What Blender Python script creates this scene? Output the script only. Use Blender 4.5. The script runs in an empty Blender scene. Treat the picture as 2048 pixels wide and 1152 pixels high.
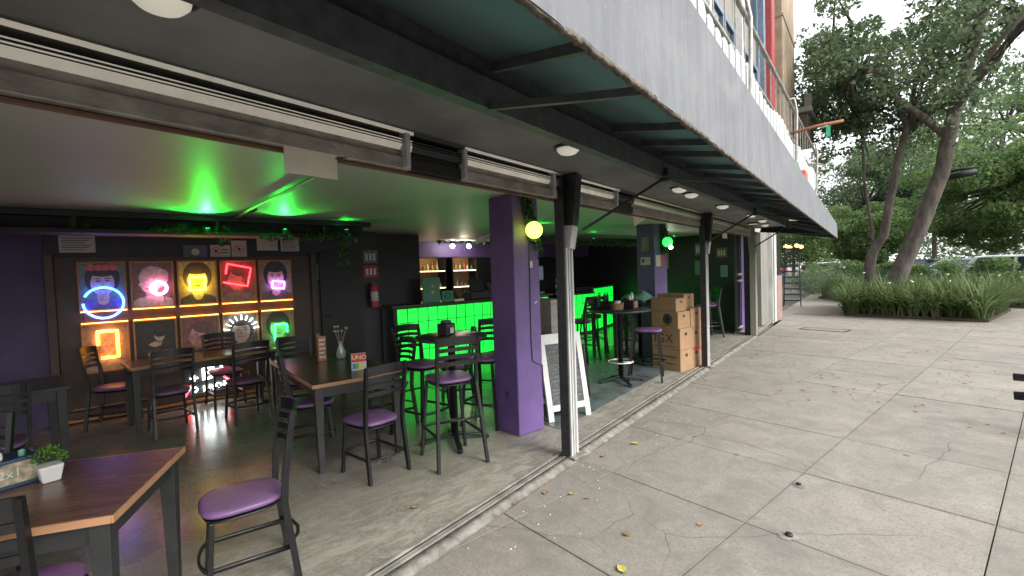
import bpy, math, random
import numpy as np
from mathutils import Vector, Matrix
random.seed(7); rng = np.random.default_rng(11)
PI = math.pi; R = math.radians
SC = bpy.context.scene
COL = SC.collection

# ---------------------------------------------------------------- camera, sky, sun, exposure
cam_d = bpy.data.cameras.new('camera'); cam = bpy.data.objects.new('camera', cam_d); COL.objects.link(cam)
cr = Vector((0.64714427, 0.76160095, -0.03418015)); cd = Vector((0.00499454, -0.04906866, -0.99878292)); cf = Vector((-0.7623512, 0.64618593, -0.03555835))
cam.matrix_world = Matrix(((cr.x, -cd.x, -cf.x, 0), (cr.y, -cd.y, -cf.y, 0), (cr.z, -cd.z, -cf.z, 1.62), (0, 0, 0, 1)))
cam_d.sensor_width = 36; cam_d.lens = 36 * 935 / 2048; cam_d.clip_start = 0.05; cam_d.clip_end = 900
SC.camera = cam
SC.view_settings.view_transform = 'Standard'; SC.view_settings.look = 'None'; SC.view_settings.gamma = 1
SC.view_settings.exposure = 1.45
SUN_EL, SUN_AZ = R(38), R(82)       # azimuth measured clockwise from +Y
w = bpy.data.worlds.new('World'); SC.world = w; w.use_nodes = True
nt = w.node_tree; nt.nodes.clear()
sky = nt.nodes.new('ShaderNodeTexSky'); sky.sky_type = 'NISHITA'; sky.sun_disc = False
sky.sun_elevation = SUN_EL; sky.sun_rotation = SUN_AZ; sky.air_density = 1.6; sky.dust_density = 6; sky.ozone_density = 1.0
hs = nt.nodes.new('ShaderNodeHueSaturation'); hs.inputs['Saturation'].default_value = 0.22
bg = nt.nodes.new('ShaderNodeBackground'); bg.inputs['Strength'].default_value = 0.15
wo = nt.nodes.new('ShaderNodeOutputWorld')
nt.links.new(sky.outputs[0], hs.inputs['Color']); cm_ = nt.nodes.new('ShaderNodeMix'); cm_.data_type = 'RGBA'; cm_.inputs[0].default_value = .55; cm_.inputs[7].default_value = (6.3, 6.45, 6.6, 1)   # even overcast veil
nt.links.new(hs.outputs[0], cm_.inputs[6]); nt.links.new(cm_.outputs[2], bg.inputs[0]); nt.links.new(bg.outputs[0], wo.inputs[0])
sd = bpy.data.lights.new('sun', 'SUN'); sd.energy = .8; sd.angle = R(24); sd.color = (1, .96, .9)
sun = bpy.data.objects.new('sun', sd); COL.objects.link(sun)
sun.rotation_euler = Vector((math.sin(SUN_AZ) * math.cos(SUN_EL), math.cos(SUN_AZ) * math.cos(SUN_EL), math.sin(SUN_EL))).to_track_quat('Z', 'Y').to_euler()
cy = SC.cycles
cy.use_denoising = True; cy.max_bounces = 7; cy.diffuse_bounces = 4; cy.glossy_bounces = 4; cy.transmission_bounces = 4
cy.transparent_max_bounces = 6; cy.sample_clamp_indirect = 6; cy.use_light_tree = True
cy.caustics_reflective = False; cy.caustics_refractive = False

# ---------------------------------------------------------------- frames: the interior grid is world X/Y; the shop front runs at 12.23 degrees to it
A = R(-12.2285); cA, sA = math.cos(A), math.sin(A); RF = -A
def W(u, v, z=0.0): return Vector((u * cA + v * sA, -u * sA + v * cA, z))
def Uof(x, y): return x * cA - y * sA

# ---------------------------------------------------------------- materials
MATS = {}
def newmat(name):
    m = bpy.data.materials.new(name); m.use_nodes = True; MATS[name] = m
    n = m.node_tree; b = n.nodes['Principled BSDF']; return m, n, b
def mat(name, col, rough=.6, metal=0, var=.0, scale=6, col2=None, bump=0, bscale=60, stretch=(1, 1, 1), emit=None, es=0, spec=None, coat=0, rvar=0):
    m, n, b = newmat(name)
    b.inputs['Base Color'].default_value = (*col, 1); b.inputs['Roughness'].default_value = rough; b.inputs['Metallic'].default_value = metal
    if spec is not None: b.inputs['Specular IOR Level'].default_value = spec
    if coat: b.inputs['Coat Weight'].default_value = coat; b.inputs['Coat Roughness'].default_value = .15
    if emit: b.inputs['Emission Color'].default_value = (*emit, 1); b.inputs['Emission Strength'].default_value = es
    if var or col2 or bump or rvar:
        g = n.nodes.new('ShaderNodeNewGeometry'); mp = n.nodes.new('ShaderNodeMapping'); mp.inputs['Scale'].default_value = stretch
        n.links.new(g.outputs['Position'], mp.inputs['Vector'])
        t = n.nodes.new('ShaderNodeTexNoise'); t.inputs['Scale'].default_value = scale; t.inputs['Detail'].default_value = 7; t.inputs['Roughness'].default_value = .62
        n.links.new(mp.outputs[0], t.inputs['Vector'])
        c2 = col2 or tuple(c * (1 - var) for c in col)
        rp = n.nodes.new('ShaderNodeValToRGB'); rp.color_ramp.elements[0].position = .34; rp.color_ramp.elements[1].position = .66
        rp.color_ramp.elements[0].color = (*c2, 1); rp.color_ramp.elements[1].color = (*[min(1, c * (1 + var * .5)) for c in col], 1)
        n.links.new(t.outputs['Fac'], rp.inputs[0]); n.links.new(rp.outputs[0], b.inputs['Base Color'])
        if rvar:
            mr = n.nodes.new('ShaderNodeMapRange'); mr.inputs['To Min'].default_value = max(0, rough - rvar); mr.inputs['To Max'].default_value = rough + rvar
            mr.inputs['From Min'].default_value = .3; mr.inputs['From Max'].default_value = .7
            n.links.new(t.outputs['Fac'], mr.inputs[0]); n.links.new(mr.outputs[0], b.inputs['Roughness'])
        if bump:
            t2 = n.nodes.new('ShaderNodeTexNoise'); t2.inputs['Scale'].default_value = bscale; t2.inputs['Detail'].default_value = 4
            n.links.new(mp.outputs[0], t2.inputs['Vector'])
            bp = n.nodes.new('ShaderNodeBump'); bp.inputs['Strength'].default_value = bump; bp.inputs['Distance'].default_value = .01
            n.links.new(t2.outputs['Fac'], bp.inputs['Height']); n.links.new(bp.outputs[0], b.inputs['Normal'])
    return m
def mix(n, fac, a, b_, mode='MIX'):
    x = n.nodes.new('ShaderNodeMix'); x.data_type = 'RGBA'; x.blend_type = mode
    for s, v in ((0, fac), (6, a), (7, b_)):
        if hasattr(v, 'is_linked') or hasattr(v, 'links'): n.links.new(v, x.inputs[s])
        elif s == 0: x.inputs[0].default_value = v
        else: x.inputs[s].default_value = (*v, 1)
    return x.outputs[2]
def noise(n, vec, scale, detail=6, rough=.6, dist=0):
    t = n.nodes.new('ShaderNodeTexNoise'); t.inputs['Scale'].default_value = scale; t.inputs['Detail'].default_value = detail
    t.inputs['Roughness'].default_value = rough; t.inputs['Distortion'].default_value = dist
    n.links.new(vec, t.inputs['Vector']); return t
def ramp(n, src, stops):
    r = n.nodes.new('ShaderNodeValToRGB'); e = r.color_ramp.elements
    while len(e) < len(stops): e.new(.5)
    for i, (p, c) in enumerate(stops):
        e[i].position = p; e[i].color = (c, c, c, 1) if isinstance(c, (int, float)) else (*c, 1)
    n.links.new(src, r.inputs[0]); return r.outputs[0]
def concrete(name, base, dark, warm, cracks=True, rough=(.75, .95), stain=.5, scuff=None, gloss_low=None):
    m, n, b = newmat(name)
    g = n.nodes.new('ShaderNodeNewGeometry'); P = g.outputs['Position']
    big = noise(n, P, .55, 5, .6, .6); mid = noise(n, P, 3.2, 8, .7, .8); fine = noise(n, P, 55, 3, .6)
    c = mix(n, ramp(n, big.outputs['Fac'], [(.35, 0), (.65, 1)]), base, warm)
    c = mix(n, ramp(n, mid.outputs['Fac'], [(.30, stain), (.56, 0)]), c, dark)
    oi = n.nodes.new('ShaderNodeObjectInfo'); c = mix(n, 1.0, c, ramp(n, oi.outputs['Random'], [(0, .84), (1, 1.0)]), 'MULTIPLY')
    m2 = noise(n, P, 1.6, 9, .72, .3); c = mix(n, ramp(n, m2.outputs['Fac'], [(.52, 0), (.72, .6)]), c, tuple(min(1, x * 1.32) for x in base))
    gr = noise(n, P, 17, 6, .7); c = mix(n, ramp(n, gr.outputs['Fac'], [(.33, .45), (.47, 0)]), c, dark); c = mix(n, ramp(n, gr.outputs['Fac'], [(.56, 0), (.70, .35)]), c, tuple(min(1, x * 1.35) for x in base))
    c = mix(n, ramp(n, fine.outputs['Fac'], [(.40, .55), (.50, 0)]), c, dark)
    sp = n.nodes.new('ShaderNodeTexVoronoi'); sp.inputs['Scale'].default_value = 1.9; sp.inputs['Randomness'].default_value = 1
    n.links.new(P, sp.inputs['Vector'])
    c = mix(n, ramp(n, sp.outputs['Distance'], [(.03, .75), (.055, 0)]), c, tuple(x * .45 for x in dark))
    if cracks:   # dirt gathered along the slab joints
        sx = n.nodes.new('ShaderNodeSeparateXYZ'); n.links.new(P, sx.inputs[0]); dn = noise(n, P, 9, 6, .7); out = []
        for k_, (off, per) in enumerate(((1.28 + 1.03 * 20, 1.03), (-2.93 + 1.02 * 20, 1.02))):
            a1 = n.nodes.new('ShaderNodeMath'); a1.operation = 'ADD'; a1.inputs[1].default_value = off; n.links.new(sx.outputs[k_], a1.inputs[0])
            a2 = n.nodes.new('ShaderNodeMath'); a2.operation = 'PINGPONG'; a2.inputs[1].default_value = per / 2; n.links.new(a1.outputs[0], a2.inputs[0]); out.append(a2.outputs[0])
        mn = n.nodes.new('ShaderNodeMath'); mn.operation = 'MINIMUM'; n.links.new(out[0], mn.inputs[0]); n.links.new(out[1], mn.inputs[1])
        ma = n.nodes.new('ShaderNodeMath'); ma.operation = 'MULTIPLY_ADD'; ma.inputs[1].default_value = .10; n.links.new(dn.outputs['Fac'], ma.inputs[0]); n.links.new(mn.outputs[0], ma.inputs[2])
        c = mix(n, ramp(n, ma.outputs[0], [(.042, .6), (.075, 0)]), c, dark)
    hgt = fine.outputs['Fac']
    if cracks:
        wv = n.nodes.new('ShaderNodeVectorMath'); wv.operation = 'MULTIPLY_ADD'; wv.inputs[1].default_value = (.75, .75, .75)
        nw = noise(n, P, .75, 3, .5); n.links.new(nw.outputs['Color'], wv.inputs[0]); n.links.new(P, wv.inputs[2])
        vc = n.nodes.new('ShaderNodeTexVoronoi'); vc.feature = 'DISTANCE_TO_EDGE'; vc.inputs['Scale'].default_value = .8
        n.links.new(wv.outputs[0], vc.inputs['Vector'])
        mask = noise(n, P, .8, 2)
        cm = mix(n, 1.0, ramp(n, vc.outputs['Distance'], [(.0, 1), (.0045, 0)]), ramp(n, mask.outputs['Fac'], [(.40, .0), (.52, .75)]), 'MULTIPLY')
        c = mix(n, cm, c, tuple(x * .35 for x in dark))
    if scuff:
        st = n.nodes.new('ShaderNodeMapping'); st.inputs['Rotation'].default_value = (0, 0, .5); st.inputs['Scale'].default_value = (1, .35, 1); n.links.new(P, st.inputs['Vector'])
        s1 = noise(n, st.outputs[0], 7, 11, .8, 2.2)
        # worn pale scuffs where feet cross the doorway strip
        d = n.nodes.new('ShaderNodeVectorMath'); d.operation = 'DOT_PRODUCT'; d.inputs[1].default_value = (cA, -sA, 0); n.links.new(P, d.inputs[0])
        band = ramp(n, d.outputs['Value'], [(0, 0), (1, 0)])
        mr = n.nodes.new('ShaderNodeMapRange'); mr.inputs['From Min'].default_value = -3.6; mr.inputs['From Max'].default_value = -2.4; n.links.new(d.outputs['Value'], mr.inputs[0])
        f = n.nodes.new('ShaderNodeMath'); f.operation = 'MULTIPLY'; n.links.new(mr.outputs[0], f.inputs[0]); n.links.new(ramp(n, s1.outputs['Fac'], [(.46, .05), (.57, .72)]), f.inputs[1])
        c = mix(n, f.outputs[0], c, scuff)
        mm = n.nodes.new('ShaderNodeMapRange'); mm.inputs['To Min'].default_value = gloss_low[0]; mm.inputs['To Max'].default_value = gloss_low[1]
        n.links.new(mr.outputs[0], mm.inputs[0])
        ad = n.nodes.new('ShaderNodeMath'); ad.operation = 'MULTIPLY_ADD'; ad.inputs[1].default_value = .22
        n.links.new(mid.outputs['Fac'], ad.inputs[0]); n.links.new(mm.outputs[0], ad.inputs[2]); n.links.new(ad.outputs[0], b.inputs['Roughness'])
    else:
        mr = n.nodes.new('ShaderNodeMapRange'); mr.inputs['To Min'].default_value = rough[0]; mr.inputs['To Max'].default_value = rough[1]
        n.links.new(mid.outputs['Fac'], mr.inputs[0]); n.links.new(mr.outputs[0], b.inputs['Roughness'])
    n.links.new(c, b.inputs['Base Color'])
    bp = n.nodes.new('ShaderNodeBump'); bp.inputs['Strength'].default_value = .12 if scuff else .35; bp.inputs['Distance'].default_value = .004
    n.links.new(hgt, bp.inputs['Height']); n.links.new(bp.outputs[0], b.inputs['Normal'])
    return m
def leafmat(name, c1, c2, c3, trans=.35):
    m, n, b = newmat(name)
    g = n.nodes.new('ShaderNodeNewGeometry')
    col = ramp(n, g.outputs['Random Per Island'], [(0, c1), (.55, c2), (1, c3)])
    n.links.new(col, b.inputs['Base Color']); b.inputs['Roughness'].default_value = .5
    tr = n.nodes.new('ShaderNodeBsdfTranslucent'); n.links.new(col, tr.inputs[0])
    ms = n.nodes.new('ShaderNodeMixShader'); ms.inputs[0].default_value = trans
    n.links.new(b.outputs[0], ms.inputs[1]); n.links.new(tr.outputs[0], ms.inputs[2]); n.links.new(ms.outputs[0], n.nodes['Material Output'].inputs[0])
    return m
def emat(name, col, s, base=(.8, .8, .8)):
    return mat(name, base, .4, emit=col, es=s)
def woodmat(name, c1, c2, rough=.35, axis=0, coat=0):
    m, n, b = newmat(name)
    t = n.nodes.new('ShaderNodeTexCoord'); mp = n.nodes.new('ShaderNodeMapping')
    mp.inputs['Scale'].default_value = (1.2, 16, 16) if axis == 0 else (16, 1.2, 16); n.links.new(t.outputs['Object'], mp.inputs[0])
    ns = noise(n, mp.outputs[0], 2.2, 7, .6, 1.2)
    c = mix(n, ramp(n, ns.outputs['Fac'], [(.35, 0), (.65, 1)]), c1, c2)
    n.links.new(c, b.inputs['Base Color']); b.inputs['Roughness'].default_value = rough
    bp = n.nodes.new('ShaderNodeBump'); bp.inputs['Strength'].default_value = .15; bp.inputs['Distance'].default_value = .003
    n.links.new(ns.outputs['Fac'], bp.inputs['Height']); n.links.new(bp.outputs[0], b.inputs['Normal'])
    return m

m_slab = concrete('pavement_concrete', (.262, .243, .216), (.155, .142, .124), (.285, .257, .222), stain=.7)
m_joint = mat('joint_dirt', (.06, .054, .047), .95, var=.4, scale=30)
m_floor = concrete('polished_floor', (.225, .21, .18), (.115, .104, .088), (.25, .228, .19), cracks=False, scuff=(.37, .355, .31), gloss_low=(.10, .5), stain=.8)
m_kerb = mat('rough_kerb', (.30, .285, .25), .9, scale=11, col2=(.12, .11, .098), bump=.35, bscale=45)
m_tile = mat('slate_tile', (.13, .15, .158), .33, var=.5, scale=3, bump=.15, bscale=40, rvar=.12)
m_grout = mat('grout', (.05, .055, .055), .9)
m_asph = mat('asphalt', (.055, .055, .055), .9, var=.4, scale=8, bump=.4, bscale=150)
m_galv = mat('galvanised_steel', (.42, .40, .36), .42, .35, var=.35, scale=8, bump=.12, bscale=30, stretch=(1, 1, 2), rvar=.1)
m_galv2 = mat('polished_rail', (.85, .82, .74), .3, .3, var=.25, scale=12)
m_shine = mat('bright_rail', (.90, .87, .78), .24, .9, var=.12, scale=9, stretch=(1, 1, 1))
m_zinc = mat('painted_channel', (.62, .62, .60), .55, .1, scale=9, col2=(.42, .42, .41), bump=.12, stretch=(1, 1, .25))
m_steel = mat('black_steel', (.034, .035, .037), .38, .3, var=.35, scale=14)
m_chairst = mat('chair_steel', (.012, .012, .013), .36, .2, var=.3, scale=20, bump=.05, bscale=200)
m_vinyl = mat('purple_vinyl', (.185, .095, .225), .38, var=.2, scale=9, bump=.12, bscale=250)
m_purple = mat('purple_paint', (.14, .083, .25), .5, var=.16, scale=5, bump=.12, bscale=30)
n = m_purple.node_tree; b_ = n.nodes['Principled BSDF']; src = b_.inputs['Base Color'].links[0].from_socket; g = n.nodes.new('ShaderNodeNewGeometry'); ns = noise(n, g.outputs['Position'], 16, 9, .8, .5); n2 = noise(n, g.outputs['Position'], 1.4, 4, .6)
f_ = mix(n, 1.0, ramp(n, ns.outputs['Fac'], [(.62, 0), (.66, .8)]), ramp(n, n2.outputs['Fac'], [(.5, 0), (.65, 1)]), 'MULTIPLY'); c = mix(n, f_, src, (.23, .19, .30)); c = mix(n, ramp(n, n2.outputs['Fac'], [(.35, .35), (.5, 0)]), c, (.07, .045, .12)); n.links.new(c, b_.inputs['Base Color'])
m_navy = mat('dark_navy_paint', (.014, .015, .024), .5, var=.35, scale=3, bump=.1, bscale=20)
m_black = mat('black_paint', (.009, .010, .012), .55, var=.4, scale=4, bump=.08)
m_purdk = mat('deep_purple_paint', (.055, .035, .11), .55, var=.3, scale=3)
m_ceil = mat('ceiling_paint', (.45, .455, .44), .5, var=.07, scale=1.2, bump=.12, bscale=5, spec=.3)
m_soffit = mat('soffit_paint', (.20, .205, .20), .55, var=.35, scale=1.6, bump=.1, bscale=20)
m_fab_in = mat('awning_lining', (.085, .135, .13), .8, var=.3, scale=1.5)
for m__ in (m_fab_in,):
    n__ = m__.node_tree; b__ = n__.nodes['Principled BSDF']; tr__ = n__.nodes.new('ShaderNodeBsdfTranslucent'); tr__.inputs[0].default_value = (.025, .055, .05, 1)
    mx__ = n__.nodes.new('ShaderNodeMixShader'); mx__.inputs[0].default_value = .35
    n__.links.new(b__.outputs[0], mx__.inputs[1]); n__.links.new(tr__.outputs[0], mx__.inputs[2]); n__.links.new(mx__.outputs[0], n__.nodes['Material Output'].inputs[0])
m_awst = mat('awning_steel', (.095, .10, .11), .5, .1, var=.3, scale=14)
m_fab, n, b = newmat('awning_cloth'); g = n.nodes.new('ShaderNodeNewGeometry'); mp = n.nodes.new('ShaderNodeMapping'); mp.inputs['Scale'].default_value = (3, 3, .4); n.links.new(g.outputs['Position'], mp.inputs[0])
st1 = noise(n, mp.outputs[0], 4.5, 6, .65); st2 = noise(n, g.outputs['Position'], 1.1, 8, .7, 1.2); st3 = noise(n, g.outputs['Position'], 42, 3, .6)
c = mix(n, ramp(n, st1.outputs['Fac'], [(.38, 0), (.66, 1)]), (.125, .130, .142), (.165, .172, .186))
c = mix(n, ramp(n, st2.outputs['Fac'], [(.50, 0), (.72, .6)]), c, (.215, .218, .222)); c = mix(n, ramp(n, st2.outputs['Fac'], [(.30, .5), (.42, 0)]), c, (.09, .088, .085)); c = mix(n, ramp(n, st3.outputs['Fac'], [(.60, 0), (.72, .35)]), c, (.26, .26, .26))
n.links.new(c, b.inputs['Base Color']); b.inputs['Roughness'].default_value = .8
bp = n.nodes.new('ShaderNodeBump'); bp.inputs['Strength'].default_value = .25; bp.inputs['Distance'].default_value = .01; n.links.new(st1.outputs['Fac'], bp.inputs['Height']); n.links.new(bp.outputs[0], b.inputs['Normal'])
m_trim = mat('frayed_trim', (.15, .125, .10), .95, scale=25, col2=(.05, .04, .032), bump=.8, bscale=80)
m_brownpanel = mat('brown_panel', (.065, .038, .028), .5, var=.4, scale=6, stretch=(1, 1, .3))
m_gold = woodmat('gilt_wood', (.30, .14, .05), (.40, .21, .08), .4)
m_tabletop = woodmat('dark_tabletop', (.085, .042, .030), (.15, .078, .054), .27, 1)
m_tableedge = woodmat('bare_wood_edge', (.34, .17, .09), (.42, .23, .12), .5, 1)
m_tabletop2 = woodmat('olive_brown_tabletop', (.07, .06, .036), (.10, .082, .05), .25, 0)
m_apron = mat('table_black', (.024, .025, .026), .5, var=.3, scale=10)
m_green = emat('green_bar_glass', (.0, 1, .045), .62, (.05, .3, .08))
n = m_green.node_tree; g = n.nodes.new('ShaderNodeNewGeometry'); ns = noise(n, g.outputs['Position'], 2.2, 4, .6); oi = n.nodes.new('ShaderNodeObjectInfo'); fr = noise(n, g.outputs['Position'], 30, 4, .6)
e1 = n.nodes.new('ShaderNodeMath'); e1.operation = 'MULTIPLY_ADD'; e1.inputs[1].default_value = .75; e1.inputs[2].default_value = .05; n.links.new(ns.outputs['Fac'], e1.inputs[0])
e2 = n.nodes.new('ShaderNodeMath'); e2.operation = 'MULTIPLY_ADD'; e2.inputs[1].default_value = .12; n.links.new(oi.outputs['Random'], e2.inputs[0]); n.links.new(e1.outputs[0], e2.inputs[2])
e3 = n.nodes.new('ShaderNodeMath'); e3.operation = 'MULTIPLY_ADD'; e3.inputs[1].default_value = .12; n.links.new(fr.outputs['Fac'], e3.inputs[0]); n.links.new(e2.outputs[0], e3.inputs[2]); n.links.new(e3.outputs[0], n.nodes['Principled BSDF'].inputs['Emission Strength'])
m_grid = mat('bar_lattice', (.004, .02, .008), .5)
m_card = mat('corrugated_card', (.33, .20, .11), .85, var=.12, scale=6, bump=.15, bscale=90)
m_cardp = mat('card_print', (.045, .035, .028), .8)
m_cardw = mat('hanging_card', (.78, .73, .63), .8, var=.1, scale=9)
m_white = mat('white_paint', (.62, .62, .60), .5, var=.12, scale=14)
m_paper = mat('paper', (.55, .56, .54), .8, var=.08, scale=10)
m_cream = mat('cream_wall', (.25, .24, .205), .8, scale=2.5, col2=(.18, .175, .155), bump=.15, stretch=(1, 1, .4))
m_stone = mat('old_stone', (.36, .28, .19), .85, scale=2.2, col2=(.24, .18, .125), bump=.5, bscale=9)
m_red = mat('red_paint', (.36, .05, .055), .5, var=.2, scale=4)
m_pink = mat('pink_plaster', (.30, .19, .18), .85, var=.2, scale=4)
m_glass = mat('dark_glass', (.03, .045, .06), .06, 0, spec=.8)
m_blueg = mat('blue_grey_frame', (.16, .22, .30), .5, var=.3, scale=5)
m_soil = mat('soil', (.06, .045, .032), 1, var=.5, scale=14, bump=1, bscale=40)
m_bark = mat('bark', (.13, .11, .095), .95, scale=7, col2=(.05, .042, .036), bump=1, bscale=26, stretch=(1, 1, .35))
m_leafd = leafmat('dark_leaves', (.065, .11, .062), (.125, .185, .095), (.22, .29, .15), .62)
m_leafm = leafmat('mid_leaves', (.085, .16, .06), (.15, .245, .085), (.27, .37, .14), .58)
m_leafl = leafmat('light_leaves', (.05, .10, .03), (.09, .17, .045), (.18, .27, .07), .45)
m_strap = leafmat('strap_leaves', (.06, .11, .035), (.115, .18, .06), (.24, .28, .13), .5)
m_vine = leafmat('plastic_vine', (.02, .06, .015), (.05, .12, .03), (.09, .2, .05), .35)
m_pot = leafmat('pot_plant_green', (.06, .16, .02), (.12, .27, .03), (.2, .38, .06), .3)
m_yleaf = mat('fallen_yellow_leaf', (.50, .46, .10), .7, var=.3, scale=40)
m_bleaf = mat('fallen_brown_leaf', (.30, .17, .07), .8, var=.3, scale=40)
m_rust = mat('rusty_pole', (.36, .13, .07), .8, var=.3, scale=9)
m_lampg = mat('opal_glass', (.72, .70, .62), .25, emit=(1, .95, .8), es=.12)
m_skin = mat('skin', (.42, .25, .18), .6)
m_hair = mat('grey_hair', (.35, .33, .30), .8)
m_hairb = mat('black_hair', (.015, .012, .01), .6)
m_navyc = mat('navy_cloth', (.03, .035, .06), .85)
m_khaki = mat('khaki_cloth', (.30, .25, .19), .85)
m_redc = mat('red_cloth', (.30, .03, .04), .85)
m_jean = mat('blue_cloth', (.12, .2, .36), .85)
m_blackc = mat('black_cloth', (.012, .012, .014), .9)
m_shoe = mat('shoe', (.03, .03, .03), .6)
m_chalk = mat('chalkboard', (.045, .05, .05), .7, scale=26, col2=(.10, .11, .11))
m_chalkw = mat('chalk', (.5, .52, .52), .9)
m_red2 = mat('red_print', (.50, .04, .05), .5)
m_teal = mat('teal_cloth', (.14, .32, .26), .75, var=.2, scale=9)
m_wick = mat('wicker', (.26, .17, .09), .8, var=.5, scale=60)
m_blue = mat('dark_blue_plastic', (.02, .045, .10), .35)
m_gwood = woodmat('grey_board', (.20, .185, .17), (.34, .32, .30), .7, 1)
m_rubber = mat('rubber', (.012, .012, .012), .8)
m_signbl = mat('slate_blue_print', (.10, .14, .20), .6)

# ---------------------------------------------------------------- mesh helper
class MB:
    def __init__(s): s.v = []; s.f = []; s.mi = []; s.sm = []
    def add(s, vs, fs, m=0, smooth=False):
        o = len(s.v); s.v += [tuple(p) for p in vs]
        for f in fs: s.f.append([o + i for i in f]); s.mi.append(m); s.sm.append(smooth)
        return s
    def box(s, x0, x1, y0, y1, z0, z1, m=0, M=None):
        vs = [Vector((x, y, z)) for z in (z0, z1) for y in (y0, y1) for x in (x0, x1)]
        if M: vs = [M @ p for p in vs]
        return s.add(vs, [(0, 2, 3, 1), (4, 5, 7, 6), (0, 1, 5, 4), (2, 6, 7, 3), (0, 4, 6, 2), (1, 3, 7, 5)], m)
    def bar(s, p, q, w, h, m=0, up=(0, 0, 1), w2=None, h2=None):
        p, q = Vector(p), Vector(q); d = (q - p).normalized(); u = Vector(up)
        if abs(d.dot(u)) > .98: u = Vector((0, 1, 0))
        a = d.cross(u).normalized(); b = a.cross(d).normalized(); w2 = w2 or w; h2 = h2 or h
        vs = [c + a * (i * ww / 2) + b * (j * hh / 2) for c, ww, hh in ((p, w, h), (q, w2, h2)) for i, j in ((-1, -1), (1, -1), (1, 1), (-1, 1))]
        return s.add(vs, [(0, 3, 2, 1), (4, 5, 6, 7), (0, 1, 5, 4), (1, 2, 6, 5), (2, 3, 7, 6), (3, 0, 4, 7)], m)
    def tube(s, pts, r, n=8, m=0, closed=False, cap=True, flat=None):
        pts = [Vector(p) for p in pts]; N = len(pts); rs = r if isinstance(r, (list, tuple)) else [r] * N
        up = Vector((0, 0, 1)); vs = []; pa = None
        for i, p in enumerate(pts):
            if closed: d = pts[(i + 1) % N] - pts[i - 1]
            else: d = pts[min(i + 1, N - 1)] - pts[max(i - 1, 0)]
            d.normalize()
            if pa is None:
                u = up if abs(d.dot(up)) < .95 else Vector((1, 0, 0)); a = d.cross(u).normalized()
            else: a = (pa - d * pa.dot(d)).normalized()
            pa = a; b = a.cross(d)
            for k in range(n):
                t = 2 * PI * k / n; fa, fb = (1, 1) if not flat else flat
                vs.append(p + a * math.cos(t) * rs[i] * fa + b * math.sin(t) * rs[i] * fb)
        fs = []
        for i in range(N if closed else N - 1):
            j = (i + 1) % N
            for k in range(n): fs.append((i * n + k, i * n + (k + 1) % n, j * n + (k + 1) % n, j * n + k))
        if cap and not closed: fs.append(tuple(range(n - 1, -1, -1))); fs.append(tuple((N - 1) * n + k for k in range(n)))
        return s.add(vs, fs, m, True)
    def lathe(s, prof, n=24, c=(0, 0, 0), m=0, axis='z', smooth=True):
        c = Vector(c); vs = []
        for r, h in prof:
            for k in range(n):
                t = 2 * PI * k / n; a, b = r * math.cos(t), r * math.sin(t)
                vs.append(c + (Vector((a, b, h)) if axis == 'z' else Vector((h, a, b)) if axis == 'x' else Vector((a, h, b))))
        fs = []
        for i in range(len(prof) - 1):
            for k in range(n): fs.append((i * n + k, i * n + (k + 1) % n, (i + 1) * n + (k + 1) % n, (i + 1) * n + k))
        if prof[0][0] > 1e-5: fs.append(tuple(range(n - 1, -1, -1)))
        if prof[-1][0] > 1e-5: fs.append(tuple((len(prof) - 1) * n + k for k in range(n)))
        return s.add(vs, fs, m, smooth)
    def prism(s, poly, z0, z1, m=0, M=None):
        n = len(poly); vs = [Vector((x, y, z0)) for x, y in poly] + [Vector((x, y, z1)) for x, y in poly]
        if M: vs = [M @ p for p in vs]
        fs = [tuple(range(n - 1, -1, -1)), tuple(range(n, 2 * n))] + [(i, (i + 1) % n, n + (i + 1) % n, n + i) for i in range(n)]
        return s.add(vs, fs, m)
    def pad(s, w, d, z0, z1, n=32, e=3.2, m=0, taper=.9, c=(0, 0)):
        prof = [(.80, z0), (.97, z0 + .25 * (z1 - z0)), (1, z0 + .55 * (z1 - z0)), (.95, z0 + .82 * (z1 - z0)), (.82, z1 - .004), (.5, z1 + .004), (.15, z1 + .006)]
        vs = []
        for k_, z in prof:
            for i in range(n):
                t = 2 * PI * i / n; ct, st = math.cos(t), math.sin(t)
                x = math.copysign(abs(ct) ** (2 / e), ct) * w / 2 * k_; y = math.copysign(abs(st) ** (2 / e), st) * d / 2 * k_
                x *= 1 - (1 - taper) * (.5 - y / d)
                vs.append((x + c[0], y + c[1], z))
        fs = [(i * n + k, i * n + (k + 1) % n, (i + 1) * n + (k + 1) % n, (i + 1) * n + k) for i in range(len(prof) - 1) for k in range(n)]
        fs += [tuple(range(n - 1, -1, -1)), tuple((len(prof) - 1) * n + k for k in range(n))]
        return s.add(vs, fs, m, True)
    def mesh(s, name, mats):
        me = bpy.data.meshes.new(name); me.from_pydata(s.v, [], s.f)
        for x in (mats if isinstance(mats, (list, tuple)) else [mats]): me.materials.append(x)
        me.polygons.foreach_set('material_index', s.mi); me.polygons.foreach_set('use_smooth', s.sm); me.update(); return me
    def build(s, name, mats, parent=None, loc=None, rz=None, bevel=0, rot=None):
        return link(name, s.mesh(name, mats), parent, loc, rz, bevel, rot)
def link(name, me, parent=None, loc=None, rz=None, bevel=0, rot=None):
    o = bpy.data.objects.new(name, me); COL.objects.link(o)
    if parent: o.parent = parent
    if loc is not None: o.location = loc
    if rz is not None: o.rotation_euler = (0, 0, rz)
    if rot is not None: o.rotation_euler = rot
    if bevel:
        b = o.modifiers.new('edge', 'BEVEL'); b.width = bevel; b.segments = 2; b.limit_method = 'ANGLE'; b.angle_limit = R(40); b.harden_normals = False
    return o
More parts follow.
